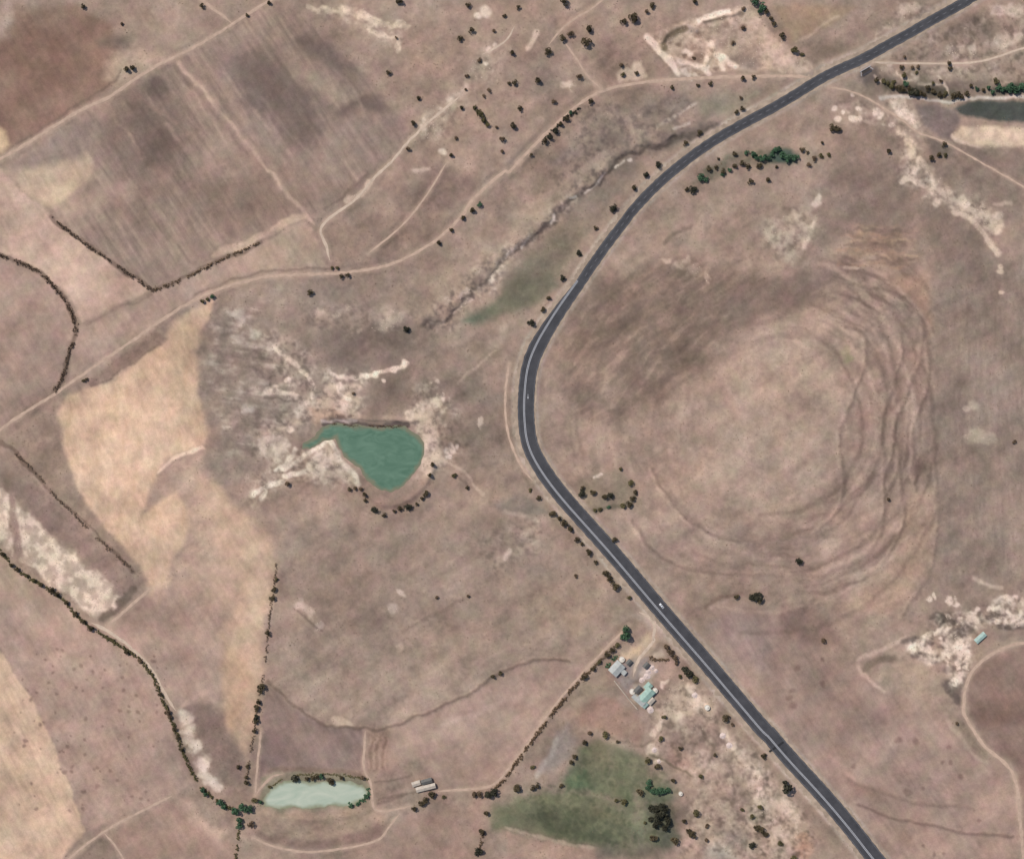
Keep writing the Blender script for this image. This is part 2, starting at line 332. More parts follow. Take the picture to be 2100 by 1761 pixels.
poly(T(0, 0, (1500, 1180), (1900, 1000), (2096, 1100), (2096, 1400), (1560, 1350)), (174, 150, 134), 26, 0.55)
poly(T(0, 0, (880, 1320), (1300, 1200), (1350, 1500), (900, 1650)), (160, 135, 122), 26, 0.5)
poly(T(0, 0, (1560, 1560), (2096, 1400), (2096, 1760), (1650, 1760)), (148, 127, 114), 30, 0.6)
for p in (T(0, 0, (1400, 490), (1560, 650), (1720, 840)), T(0, 0, (1280, 880), (1400, 1000), (1480, 1060)), T(0, 0, (1100, 760), (1260, 900))):
    stroke(p, 7, (176, 148, 134), 4, 0.6)
poly(T(1, 0, (330, 310), (430, 300), (620, 340), (700, 450), (820, 560), (600, 520), (420, 420)), (118, 104, 98), 12, 0.7)
poly(T(1, 0, (650, 890), (760, 800), (900, 740), (1000, 740), (1080, 860), (1000, 890), (820, 850), (700, 930)), (110, 97, 92), 10, 0.75)
poly(T(1, 0, (0, 560), (180, 500), (300, 640), (520, 900), (520, 1100), (380, 1250), (200, 980), (0, 780)), (126, 111, 103), 24, 0.65)
poly(T(1, 0, (230, 480), (420, 560), (640, 640), (820, 760), (700, 800), (540, 760), (380, 700)), (168, 152, 132), 12, 0.7)
poly(T(1, 0, (560, 950), (900, 900), (1100, 900), (1150, 1100), (900, 1300), (600, 1250)), (154, 138, 126), 24, 0.6)
poly(T(1, 0, (1040, 880), (1180, 860), (1220, 1040), (1080, 1060)), (150, 126, 120), 12, 0.55)
poly(T(1, 0, (820, 1480), (900, 1300), (1080, 1180), (960, 1360)), (128, 112, 104), 10, 0.5)
for p in (T(1, 0, (40, 760), (320, 1080), (560, 1340)), T(1, 0, (100, 900), (250, 1180), (330, 1300)), T(1, 0, (640, 560), (820, 760), (880, 900))):
    stroke(p, 6, (166, 148, 134), 4, 0.5)
stroke(T(1, 0, (0, 1240), (220, 1430), (400, 1640)), 8, (172, 146, 130), 5, 0.5)
poly(T(0, 0, (760, 800), (1000, 720), (1300, 640), (1420, 900), (1480, 1200), (1300, 1340), (960, 1340), (780, 1100)), (124, 108, 99), 40, 0.5, 2)
poly(T(0, 0, (1750, 420), (2096, 330)) + T(1, 0, (200, 380), (520, 800), (620, 1000), (420, 1280), (200, 1100)) + T(0, 0, (1900, 800)), (120, 105, 97), 40, 0.55, 2)
poly(T(1, 0, (300, 260), (640, 300), (860, 560), (1050, 760), (1080, 900), (700, 950), (640, 860), (820, 760), (560, 520)), (126, 110, 102), 28, 0.4, 2)
poly(T(0, 0, (1600, 1500), (2096, 1250)) + T(1, 0, (500, 1300), (700, 1500), (300, 1700)) + T(0, 0, (1700, 1760)), (146, 125, 111), 30, 0.6, 2)
for k in range(9): stroke(T(0, 0, (700+k*150, 880-k*45), (1150+k*150, 1560-k*60)), 4, (176, 154, 138) if k % 2 else (128, 112, 102), 5, 0.4, 1, 0.5)
stroke([(365, 128), (450, 222), (520, 315), (575, 380), (643, 458)], 6, (186, 162, 144), 4, 0.75)
stroke([(358, 135), (440, 230), (508, 325)], 6, (138, 120, 108), 6, 0.5)
poly(T(0, 0, (20, 1340), (300, 1330), (700, 1230), (740, 1390), (420, 1640), (250, 1580)), (188, 167, 142), 12, 0.65)
stroke(T(0, 0, (480, 1690), (820, 1560), (1000, 1480)), 30, (176, 152, 136), 16, 0.5)
# upper middle pasture
up = T(1, 0, (650, 100), (1150, 20), (2096, 30)) + T(2, 0, (1080, 20), (1750, 40), (1330, 180), (1100, 290), (1230, 450), (1330, 580), (760, 690), (560, 800), (300, 1040), (0, 1350)) + T(1, 0, (2096, 1200), (1500, 1700), (1200, 1760), (900, 1700), (1000, 1400), (1250, 1080), (1100, 850), (850, 520))
poly(up, (164, 143, 127), 16, 0.8)
poly(T(1, 0, (1200, 380), (1600, 420), (1650, 620), (1350, 760), (1050, 720)), (170, 146, 128), 24, 0.6)
poly(T(1, 0, (1180, 1500), (1350, 1350), (1560, 1300), (1780, 1450), (1560, 1640), (1280, 1740)), (144, 124, 113), 14, 0.75)
poly(T(2, 0, (0, 480), (300, 420), (420, 620), (350, 780), (150, 760), (0, 700)), (142, 127, 115), 22, 0.7)
poly(T(2, 0, (650, 400), (900, 200), (1100, 320), (1280, 580), (850, 640), (700, 560)), (158, 136, 121), 18, 0.7)
# left light fields
poly([(-80, 300), (0, 345)] + T(0, 1, (380, 10), (560, 170), (950, 440), (1190, 610), (640, 860), (600, 740), (450, 560), (250, 410), (0, 310)) + [(-80, 500)], (190, 165, 147), 6, field=1)
poly([(-90, 515)] + T(0, 1, (0, 330), (200, 400), (340, 480), (450, 610), (550, 740), (600, 890), (540, 1100), (500, 1300), (300, 1480), (0, 1680)) + [(-90, 930)], (165, 143, 129), 5, field=1)
poly(T(0, 1, (100, 1300), (300, 1200), (420, 1300), (200, 1500), (60, 1560)), (158, 142, 127), 24, 0.6)
poly(T(0, 1, (1200, 615), (1700, 400), (2050, 240)) + T(1, 1, (400, 60), (560, 300), (580, 420), (300, 450), (0, 480)) + T(0, 1, (1800, 540), (1400, 730), (1000, 1000), (700, 1200), (540, 1300), (600, 900), (640, 870)), (171, 149, 134), 5, field=1)
poly(T(1, 1, (0, 250), (380, 110), (500, 230), (560, 400), (300, 430), (0, 460)), (168, 150, 128), 12, 0.6)
poly(T(1, 1, (600, 150), (900, 60), (1200, 0), (1550, 0), (1400, 180), (1050, 370), (800, 430), (640, 400)), (160, 138, 123), 14, 0.7)
stroke(T(1, 1, (900, 330), (1150, 150), (1300, 20)), 16, (146, 126, 112), 7, 0.6)
stroke(T(0, 1, (1700, 320), (2096, 165)) + T(1, 1, (200, 100), (400, 20)), 14, (186, 163, 143), 4, 0.8)
stroke(T(0, 1, (680, 880), (900, 760), (1200, 640)), 4, (150, 130, 117), 2.5, 0.5)
# golden stubble fields
gold = T(0, 1, (480, 1760), (462, 1570), (540, 1445), (650, 1385), (830, 1335), (930, 1270), (1100, 1140), (1290, 1010), (1335, 880), (1480, 760), (1640, 700), (1700, 690), (1600, 900), (1560, 1080), (1555, 1400), (1600, 1620), (1640, 1700)) + T(0, 2, (1580, 150), (1400, 215), (1240, 340), (1190, 480), (1140, 690), (1290, 560), (1385, 490), (1480, 660), (1500, 780), (1440, 920), (1360, 1050), (1310, 1200), (1350, 1180), (1230, 1440), (1180, 1330), (1150, 1200), (1050, 1050), (900, 900), (740, 700), (600, 480), (490, 180))
poly(gold, (199, 171, 145), 8, field=1)
poly(T(0, 1, (1340, 900), (1560, 800), (1530, 1100), (1520, 1400), (1600, 1650), (1440, 1700), (1330, 1300)), (190, 166, 138), 14, 0.7)
poly(T(0, 2, (1180, 480), (1240, 350), (1420, 230), (1600, 170), (1720, 480), (1800, 900), (1700, 1200), (1500, 1200), (1380, 1080), (1500, 780), (1480, 640), (1390, 480), (1290, 540)), (178, 153, 136), 16, 0.75, 2)
gold2 = T(0, 2, (1500, 330), (1700, 460), (1900, 660), (2096, 880)) + T(1, 2, (0, 720), (120, 880), (185, 1060), (175, 1200), (120, 1400), (70, 1700)) + T(0, 3, (2060, 300), (2005, 700), (1935, 980), (1880, 900), (1790, 700), (1740, 400), (1790, 100)) + T(0, 2, (1780, 1560), (1880, 1250), (1680, 900), (1600, 640))
poly(T(0, 2, (830, 1590), (1200, 1280), (1400, 1200), (1750, 950), (1880, 1200), (1850, 1500), (1800, 1760)) + T(0, 3, (1780, 300), (1750, 560), (1400, 590), (1280, 380), (1100, 150)), (174, 150, 135), 16, 0.8, field=1)
poly(gold2, (193, 167, 142), 12, 0.85, 1, field=1)
stroke(T(0, 2, (1235, 345), (1330, 290), (1400, 225), (1500, 195), (1580, 160)), 6, (218, 192, 168), 3, 0.85)
poly(T(0, 2, (1400, 420), (1720, 500), (2000, 850), (2050, 1100), (1900, 1500), (1500, 1300), (1350, 1150), (1450, 900)), (188, 162, 140), 40, 0.5, 2)
GV = 0.6*streak(97, 9, 16, 31)+0.4*streak(80, 60, 3.4, 32, 2); wv, d = poly_sd(gold, 6, 1); mixc(wv, ss(4, -8, d)*0.4*ss(0.5, 0.7, GV[wv]), (190, 160, 130)); mixc(wv, ss(4, -8, d)*0.35*ss(0.48, 0.3, GV[wv]), (214, 186, 158))
poly(T(0, 3, (1740, 0), (1900, 100), (1980, 300), (1900, 600), (1830, 800), (1780, 560)), (192, 158, 128), 16, 0.55)
poly(T(0, 2, (850, 1580), (1000, 1450), (1180, 1340), (1230, 1440), (1050, 1640)), (165, 138, 124), 14, 0.6)
poly(T(0, 3, (1400, 590), (1480, 520), (1640, 520), (1800, 760), (1930, 970), (1900, 1180), (1760, 1160), (1600, 940), (1500, 700)), (140, 121, 111), 14, 0.85)
stroke(T(0, 3, (1420, 570), (1540, 470), (1620, 430)), 6, (182, 156, 141), 3, 0.7)
# below-left fields
poly([(-80, 1330)] + T(0, 3, (0, 140), (60, 200), (200, 420), (330, 650), (480, 1000), (580, 1250), (650, 1480), (670, 1545), (520, 1700)) + [(90, 1850), (-120, 1850)], (197, 171, 146), 5, field=1)
bl = T(0, 2, (0, 990), (200, 1190), (420, 1320), (700, 1590), (1000, 1760)) + T(0, 3, (1110, 210), (1200, 320), (1260, 470), (1340, 690), (1430, 950), (1540, 1150), (1420, 1230), (1000, 1400), (690, 1560), (650, 1480), (580, 1250), (480, 1000), (330, 650), (200, 420), (60, 200), (0, 130)) + [(-80, 1250), (-80, 1110)]
poly(bl, (172, 148, 133), 4, field=1)
poly(T(0, 2, (0, 1000), (300, 1260), (400, 1360), (250, 1420), (0, 1250)), (160, 147, 125), 26, 0.7)
sp = T(0, 3, *[(x, y) for x, y in rng.uniform([120, 60], [1300, 1400], (110, 2))])
blobs([(x, y, rng.uniform(1.6, 4.2)) for x, y in sp], (140, 118, 105), 0.9, 0.75)
ws, d = poly_sd(T(0, 3, (0, 100), (660, 1500), (540, 1700), (0, 1760)), 5, 0); SG = streak(64, 14, 9, 25); mixc(ws, ss(4, -6, d)*0.35*ss(0.5, 0.68, SG[ws]), (178, 152, 132))
poly(T(0, 3, (860, 1560), (1330, 1300), (1560, 1480), (1800, 1580), (1860, 1760), (1000, 1760)), (163, 138, 123), 10, 0.9, field=1)
poly(T(0, 3, (1380, 1270), (1500, 1300), (1640, 1470), (1800, 1560), (1700, 1620), (1500, 1450)), (188, 162, 144), 10, 0.6)
poly(T(0, 3, (640, 1720), (780, 1580), (840, 1600), (930, 1760)) + [(230, 1850), (150, 1850)], (147, 130, 116), 5, 0.9)
poly(T(0, 3, (1880, 1560), (2096, 1620), (2096, 1760), (1880, 1760)) + [(560, 1850), (490, 1850)], (158, 143, 126), 10, 0.7)
# ditch side of the golden field
poly(T(0, 2, (0, 130), (120, 190), (430, 540), (700, 800), (1050, 1130), (1150, 1210), (1060, 1050), (740, 690), (590, 470), (480, 180), (300, 100)), (153, 134, 117), 8, 0.85)
poly(T(0, 2, (80, 480), (260, 420), (560, 700), (800, 930), (1040, 1130), (1060, 1260), (960, 1340), (850, 1200), (600, 970), (400, 850)), (148, 127, 116), 9, 0.85)
stroke(T(0, 2, (0, 120), (150, 240), (280, 350), (430, 550), (600, 700), (750, 860), (950, 1040), (1045, 1130)), 7, (128, 109, 96), 3, 0.85)
stroke(T(0, 2, (240, 360), (520, 640), (760, 880)), 5, (176, 154, 140), 3, 0.5)
stroke(T(0, 2, (1060, 1290), (960, 1390), (800, 1500)), 15, (126, 111, 98), 5, 0.85)
# chalk by the left edge
poly(T(0, 2, (0, 480), (50, 500), (70, 640), (90, 850), (120, 985), (40, 935), (0, 910)) + [(-60, 1080), (-60, 1000)], (204, 188, 168), 5, 1, 2, 0.5, chalk=0.6)
poly(T(0, 2, (110, 540), (160, 640), (280, 740), (380, 850), (470, 930), (590, 970), (600, 1060), (700, 1130), (850, 1230), (960, 1330), (900, 1400), (740, 1470), (620, 1410), (450, 1270), (280, 1140), (180, 1050), (150, 900)), (206, 190, 170), 6, 1, 2, 0.5, chalk=0.6)
stroke(T(0, 2, (90, 520), (110, 700), (150, 880), (165, 1000)), 11, (160, 138, 126), 4, 0.9)
poly(T(0, 2, (20, 380), (110, 370), (120, 470), (50, 500)), (128, 113, 98), 9, 0.7)
# chalk by the lower hedge
for x, y, r in ((1440, 640, 50), (1470, 740, 45), (1500, 840, 48), (1520, 900, 40), (1590, 1020, 62), (1620, 1060, 40), (1660, 1120, 52), (1710, 1185, 48)):
    blobs(TB(0, 3, (x, y, r)), (208, 195, 177), 1.0, 0.85, 0.5, 2)
# dark arcs, field edges
for p, wd, op in ((T(0, 1, (0, 330), (200, 400), (340, 480), (450, 610), (550, 740), (600, 880), (590, 960), (540, 1100), (510, 1240), (470, 1340), (430, 1395)), 8, 0.7),
                  (T(0, 1, (440, 1395), (200, 1560), (0, 1690)), 4, 0.5),
                  (T(0, 1, (400, 20), (560, 160), (720, 280), (950, 430), (1100, 540), (1200, 610)), 7, 0.7),
                  (T(0, 1, (1210, 610), (1380, 545), (1530, 470), (1800, 340), (2050, 230)), 7, 0.7),
                  (T(0, 1, (1240, 880), (1500, 660), (1800, 520), (2096, 460)) + T(1, 1, (200, 445), (600, 430)), 4, 0.5),
                  (T(0, 0, (140, 1140), (400, 970), (720, 760), (900, 660), (940, 540)), 4.5, 0.55)):
    stroke(p, wd, (124, 106, 94), 3, op)
poly(T(0, 1, (660, 1330), (900, 1150), (1230, 920), (1290, 960), (1250, 1030), (1100, 1120), (900, 1260), (720, 1360)), (143, 122, 109), 5, 0.9)
stroke(T(0, 1, (720, 1360), (900, 1265), (1100, 1130), (1260, 1030)), 4, (128, 109, 96), 3, 0.6)
poly(T(0, 1, (200, 1600), (430, 1470), (480, 1600), (480, 1760), (0, 1760)), (158, 137, 122), 12, 0.8)
# middle: grey eroded slope west of the dam
grey = T(0, 1, (1840, 600), (2096, 590)) + T(1, 1, (300, 580), (640, 570), (1000, 640), (1250, 830), (1330, 1000), (1240, 1250), (880, 1300), (850, 1500), (830, 1650)) + T(1, 2, (500, 0), (250, 200), (0, 350)) + T(0, 2, (1800, 500), (1640, 300), (1680, 60)) + T(0, 1, (1640, 1700), (1580, 1400), (1570, 1100), (1640, 880))
poly(grey, (154, 139, 126), 22, 0.8, 2)
SG2 = streak(8, 8, 12, 26); wg, d = poly_sd(T(0, 1, (1640, 850), (1900, 650), (2096, 700)) + T(1, 1, (100, 900), (300, 1300), (250, 1600)) + T(1, 2, (200, 60), (60, 200)) + T(0, 2, (1800, 300), (1700, 50)) + T(0, 1, (1580, 1300)), 5, 1)
a = ss(14, -24, d); q_ = 0.6*SG2[wg]+0.4*N20[wg]; mixc(wg, a*0.55*ss(0.48, 0.72, q_), (192, 179, 163)); mixc(wg, a*0.3*ss(0.5, 0.30, q_), (126, 113, 102))
poly(T(1, 1, (400, 960), (850, 850), (1250, 980), (1200, 1200), (850, 1280), (500, 1150), (350, 1000)), (132, 117, 107), 22, 0.7)
blobs(TB(0, 1, (1860, 790, 50), (1900, 840, 40), (2000, 960, 50), (1850, 970, 40), (1950, 1540, 45)), (190, 180, 166), 0.9, 0.7, 0.4, 2)
blobs(TB(1, 1, (730, 770, 42), (640, 800, 35), (500, 760, 45), (1090, 820, 75), (1010, 870, 55), (1170, 790, 40), (850, 900, 28)), (188, 172, 154), 0.9, 0.75, 0.5, 2)
# middle valley floor
poly(T(1, 1, (1000, 640), (1500, 440), (1800, 250), (1950, 200)) + T(2, 0, (100, 1600), (500, 1350), (800, 1150), (1100, 950), (1350, 1000), (900, 1250), (550, 1550), (350, 1700)) + T(1, 1, (1950, 380), (1700, 700), (1450, 820), (1250, 830)), (162, 146, 128), 16, 0.7)
poly(T(2, 0, (700, 850), (1000, 780), (1350, 720), (1500, 850), (1250, 960), (900, 1200), (600, 1300), (400, 1250), (560, 1050)), (143, 130, 117), 22, 0.7)
poly(T(2, 0, (1250, 760), (1400, 740), (1420, 830), (1300, 850)), (118, 106, 104), 12, 0.7)
poly(T(2, 0, (1500, 780), (2060, 680), (1900, 820), (1650, 930), (1520, 900)), (130, 130, 113), 14, 0.65)
poly(T(2, 0, (1150, 1040), (1500, 960), (1600, 900), (1480, 1050), (1250, 1150)), (122, 111, 106), 14, 0.7)
poly(T(2, 0, (500, 1180), (560, 1220), (420, 1290), (340, 1270)), (142, 126, 124), 12, 0.6)
# green valley bottom
poly(T(2, 1, (-30, 540), (160, 440), (330, 480), (400, 560), (320, 650), (200, 720), (0, 790)) + T(1, 1, (1900, 850), (1720, 890), (1640, 850), (1800, 740), (1950, 620)), (112, 116, 97), 14, 0.9, field=0.5)
poly(T(2, 1, (0, 480), (200, 300), (420, 200), (560, 210), (450, 400), (250, 480), (0, 560)), (130, 122, 106), 16, 0.75)
poly(T(1, 1, (1640, 850), (1760, 800), (1850, 830), (1720, 900)), (100, 116, 96), 9, 0.6)
poly(T(1, 1, (1500, 1000), (1800, 880), (2000, 800), (2096, 900), (1900, 1150), (1700, 1350), (1450, 1300), (1350, 1100)), (154, 138, 122), 20, 0.7)
stroke(T(1, 1, (1900, 1080), (1760, 1190), (1620, 1330)), 4, (188, 168, 150), 3, 0.6)
stroke(T(1, 1, (1860, 980), (1900, 1060), (1960, 900)), 14, (178, 160, 144), 8, 0.5)
poly(T(1, 1, (900, 1330), (1300, 1250), (1550, 1350), (1350, 1500), (1180, 1620), (900, 1650)), (134, 121, 109), 18, 0.75)
poly(T(1, 1, (1550, 1450), (1800, 1350), (1960, 1400), (1980, 1700)) + T(1, 2, (2050, 250), (1800, 300), (1600, 100)), (146, 132, 119), 18, 0.7)
poly(T(2, 0, (820, 1330), (900, 1200), (1250, 1090), (1550, 960), (1700, 960), (1400, 1140), (1050, 1250), (880, 1400)), (112, 102, 98), 12, 0.75, 2, 0.3)
poly(T(2, 0, (600, 1520), (820, 1340), (1000, 1240), (1250, 1180), (1000, 1440), (780, 1660), (500, 1760), (420, 1700)), (132, 122, 110), 16, 0.7, 2, 0.3)
poly(T(2, 1, (200, 320), (480, 20), (700, 80), (520, 380), (340, 640), (150, 760), (0, 760), (0, 500)), (120, 116, 98), 18, 0.6, 2, 0.25)
poly(T(1, 1, (800, 900), (1250, 850), (1450, 1000), (1300, 1250), (1100, 1500), (900, 1600), (860, 1350), (1150, 1180), (700, 1230), (500, 1100)), (124, 110, 100), 26, 0.55, 2)
poly(T(2, 0, (650, 900), (1000, 800), (1400, 740), (1450, 900), (1200, 1050), (850, 1230), (700, 1150)), (124, 112, 103), 26, 0.5, 2)
# gully bed and pale banks
stroke(gully, 18, (122, 110, 101), 8, 0.6, 2, 0.3); stroke(gully, 6, (88, 80, 76), 3, 0.75, 2, 0.2)
for p in (T(2, 0, (950, 1280), (880, 1330)), T(2, 0, (790, 1370), (760, 1400), (700, 1490), (640, 1530)), T(2, 0, (570, 1550), (530, 1560)), T(2, 0, (390, 1700), (370, 1750)), T(2, 1, (380, 40), (350, 95)), T(2, 1, (190, 190), (150, 250), (130, 300)), T(2, 1, (60, 310), (20, 340)), T(2, 0, (1440, 980), (1330, 1020)), T(2, 0, (1000, 1265), (985, 1275))):
    stroke([(x-4, y-2) for x, y in p], 4, (196, 185, 174), 2.5, 0.8, 1, 0.2, chalk=0.2)
for p in (T(1, 1, (1720, 690), (1650, 745), (1590, 775)), T(1, 1, (1900, 450), (1850, 520)), T(1, 1, (2060, 300), (1960, 380)), T(1, 1, (1700, 620), (1640, 680))):
    stroke(p, 7, (190, 174, 160), 4, 0.7, 2, chalk=0.5)
stroke(T(2, 0, (1490, 820), (1350, 905), (1180, 985)), 5, (176, 164, 150), 3, 0.7)
poly(T(2, 0, (820, 920), (1180, 860), (1250, 940), (1050, 1090), (850, 1060)), (160, 144, 128), 14, 0.5, 2, 0.8)
# dam surroundings
poly(T(1, 1, (600, 1250), (700, 1330), (850, 1340), (840, 1500), (820, 1600), (560, 1600), (430, 1600), (280, 1690)) + T(1, 2, (60, 60), (0, 60), (150, 0)) + T(1, 1, (380, 1590), (500, 1530)), (192, 172, 152), 8, 0.9, 2, 0.35, chalk=0.5)
poly(T(1, 1, (450, 1540), (640, 1520), (700, 1600), (560, 1620), (480, 1680)), (178, 150, 128), 10, 0.7)
for p, wd in ((T(1, 1, (170, 1065), (320, 1170), (430, 1270), (480, 1400), (470, 1450)), 7), (T(1, 1, (90, 1415), (280, 1405), (345, 1445)), 8), (T(1, 1, (100, 1400), (170, 1380)), 12), (T(1, 1, (600, 1250), (700, 1290), (880, 1280), (960, 1270), (1090, 1220), (1210, 1180)), 7), (T(1, 1, (690, 1340), (690, 1420), (760, 1460)), 9)):
    stroke(p, wd, (212, 194, 176), 3, 0.85, 1, 0.3, 0.8)
blobs(TB(1, 1, (272, 1312, 24), (885, 1280, 24), (960, 1272, 26), (1095, 1220, 24), (1180, 1185, 30), (1025, 1320, 18), (300, 1690, 30)), (218, 200, 182), 0.7, 0.9, 0.9)
stroke(T(1, 1, (90, 1450), (340, 1470)), 4, (120, 104, 94), 3, 0.6)
poly(T(1, 1, (1480, 1420), (1340, 1500), (1190, 1610), (1250, 1660)) + T(1, 2, (1330, 40), (1380, 170), (1370, 280), (1480, 240), (1470, 60)) + T(1, 1, (1430, 1560), (1500, 1450)), (196, 178, 158), 7, 0.9, 2, 0.3, chalk=0.5)
blobs(TB(1, 1, (1230, 1610, 35), (1420, 1480, 40), (1480, 1440, 28), (1410, 1330, 28), (1780, 1640, 22)), (204, 188, 170), 0.8, 0.7, 0.6, 2)
blobs(TB(1, 2, (1540, 150, 42), (1610, 130, 25), (1540, 215, 18)), (216, 202, 188), 0.8, 0.85, 0.7, 2)
poly(T(1, 2, (1340, 100), (1420, 40), (1460, 240), (1330, 350), (1290, 400)), (190, 172, 154), 8, 0.8)
poly(T(1, 2, (20, 90), (220, 50), (290, 130), (260, 210), (110, 260), (40, 180)), (200, 186, 170), 6, 0.9, 2, 0.45, chalk=0.9)
for p, wd in ((T(1, 2, (600, 110), (640, 160), (700, 270), (790, 380), (830, 460)), 9), (T(1, 2, (570, 100), (480, 170), (380, 260), (250, 320), (180, 330)), 8), (T(1, 2, (520, 200), (450, 300), (380, 370), (250, 380)), 9), (T(1, 2, (330, 180), (280, 260), (190, 310)), 8), (T(1, 2, (230, 430), (130, 460), (0, 530)), 9), (T(1, 2, (600, 250), (560, 320), (500, 340)), 8), (T(1, 2, (90, 520), (60, 560)), 7)):
    stroke(p, wd, (214, 204, 186), 3.5, 0.9, 1, 0.3, 0.8)
poly(T(1, 2, (560, 130), (640, 180), (820, 470), (760, 470), (600, 400), (400, 380), (420, 300)), (184, 168, 150), 10, 0.8, 1, 0.3, chalk=0.4)
poly(T(1, 2, (860, 480), (960, 560), (1060, 590), (1200, 540), (1320, 430), (1390, 440), (1340, 540), (1200, 620), (1050, 660), (930, 620), (850, 560)), (158, 134, 120), 8, 0.8)
poly(T(1, 2, (440, 600), (620, 450), (760, 520), (860, 640), (850, 760), (600, 760), (380, 700)), (168, 146, 130), 16, 0.7)
stroke(T(1, 2, (560, -28), (850, -12), (1220, -8)), 8, (96, 88, 84), 3, 0.85)
stroke(T(1, 1, (650, 1600), (760, 1610)), 5, (108, 92, 84), 3, 0.8)
stroke(T(1, 1, (540, 1630), (800, 1640)), 4, (196, 182, 176), 3, 0.7)
stroke(T(1, 2, (1480, 220), (1600, 330), (1720, 440), (1800, 520)), 4, (186, 168, 150), 2.5, 0.6); stroke(T(1, 2, (1580, 380), (1690, 480)), 4, (124, 108, 98), 3, 0.5)
poly(T(1, 2, (1850, 600), (2096, 520)) + T(2, 2, (230, 580), (330, 680), (100, 690)) + T(1, 2, (1950, 660)), (120, 116, 106), 10, 0.65)
stroke(T(2, 2, (0, 660), (150, 700), (260, 760), (170, 830), (110, 880), (200, 910)), 7, (180, 164, 148), 5, 0.6)
# slope below the dam
poly(T(1, 2, (230, 750), (800, 780), (1500, 780), (1900, 700), (2096, 800)) + T(2, 2, (300, 1100), (350, 1350), (0, 1400)) + T(1, 2, (1700, 1500), (1200, 1650), (500, 1500), (200, 1250)), (150, 133, 119), 26, 0.7)
poly(T(1, 2, (250, 1100), (900, 1050), (1100, 1200), (900, 1500), (500, 1450), (220, 1300)), (144, 127, 114), 30, 0.45)
poly(T(1, 2, (1650, 800), (2000, 650), (2096, 800), (2000, 1100), (1750, 1000)), (133, 120, 108), 24, 0.5)
poly(T(1, 3, (120, 200), (700, 50), (1400, 0), (2096, 0)) + T(2, 2, (300, 1400), (900, 1500), (700, 1760)) + T(2, 3, (480, 220), (0, 290)) + T(1, 3, (1800, 360), (1300, 640), (900, 740), (500, 640)), (163, 145, 129), 26, 0.7)
poly(T(2, 2, (0, 1250), (600, 1150), (900, 1300), (1050, 1450), (900, 1600), (400, 1600), (0, 1650)), (158, 140, 122), 22, 0.6)
blobs(TB(1, 2, (370, 1410, 45), (430, 1450, 40), (500, 1540, 42), (1095, 1450, 40), (1990, 1030, 35), (1140, 1280, 25)), (190, 172, 158), 0.9, 0.75, 0.4, 2)
stroke(T(1, 2, (340, 1460), (540, 1600)), 4, (122, 106, 96), 3, 0.6)
stroke(T(1, 2, (1180, 1600), (1400, 1500), (1690, 1330)), 5, (126, 111, 98), 4, 0.5)
blobs(TB(1, 3, (690, 690, 50), (640, 670, 30), (740, 700, 30), (1130, 60, 35)), (190, 170, 150), 0.9, 0.7, 0, 2)
# south middle
poly(T(1, 3, (110, 390), (380, 610), (600, 725), (885, 745), (868, 1060), (500, 1045), (140, 1040), (40, 1130), (40, 900), (70, 560)), (146, 127, 118), 6, 0.95, field=1)
poly(T(1, 3, (60, 820), (250, 800), (300, 950), (200, 1030), (50, 1000)), (133, 114, 110), 16, 0.6)
poly(T(1, 3, (900, 750), (1060, 735), (1060, 1050), (890, 1060)), (156, 132, 117), 8, 0.8)
poly(T(1, 3, (1060, 735), (1570, 525), (2096, 250)) + T(2, 3, (300, 190), (650, 230), (300, 660), (0, 1080)) + T(1, 3, (1900, 1180), (1480, 1200), (1300, 980), (1060, 1040)), (170, 147, 132), 10, 0.9, field=0.8)
poly(T(1, 3, (1380, 900), (1800, 750), (2096, 700), (2000, 1000), (1800, 1180), (1500, 1190)), (154, 134, 121), 22, 0.7)
stroke(T(1, 3, (1350, 960), (1700, 820), (2096, 600)), 9, (156, 142, 124), 7, 0.5)
stroke(T(1, 3, (1500, 700), (1900, 560), (2096, 480)), 9, (184, 160, 146), 7, 0.5)
for k in range(7): stroke(T(1, 3, (915+k*22, 800), (905+k*22, 1040)), 3, (142, 118, 104) if k % 2 else (174, 148, 134), 2, 0.5)
cont_s = T(1, 3, (110, 360), (240, 480), (380, 590), (500, 670), (600, 720), (870, 745), (1020, 735), (1250, 660), (1570, 520), (1750, 400), (1880, 320), (2096, 240)) + T(2, 3, (150, 215), (290, 180), (480, 215))
stroke(cont_s, 5, (124, 106, 94), 3, 0.65)
poly(T(1, 3, (60, 1120), (250, 1060), (600, 1070), (900, 1110), (930, 1230), (880, 1320), (700, 1370), (200, 1390), (60, 1330)), (140, 136, 114), 6, 0.85)
stroke(T(1, 3, (130, 1060), (450, 1045), (700, 1070), (900, 1120)), 8, (138, 118, 104), 4, 0.8)
poly(T(1, 3, (40, 1400), (500, 1400), (900, 1370), (1040, 1430), (1040, 1500), (700, 1580), (300, 1600), (30, 1540)), (165, 145, 126), 8, 0.9)
poly(T(1, 3, (0, 1530), (300, 1610), (650, 1590), (900, 1520), (1050, 1470), (1020, 1570), (850, 1630), (500, 1670), (200, 1650), (20, 1580)), (144, 122, 110), 7, 0.85)
poly(T(1, 3, (1060, 1600), (1200, 1420), (1800, 1290), (1830, 1500), (1740, 1760), (1000, 1760), (700, 1740)), (164, 140, 125), 12, 0.85, field=0.6)
poly(T(1, 3, (960, 1100), (1250, 1040), (1400, 1120), (1250, 1250), (960, 1350)), (152, 134, 120), 10, 0.6)
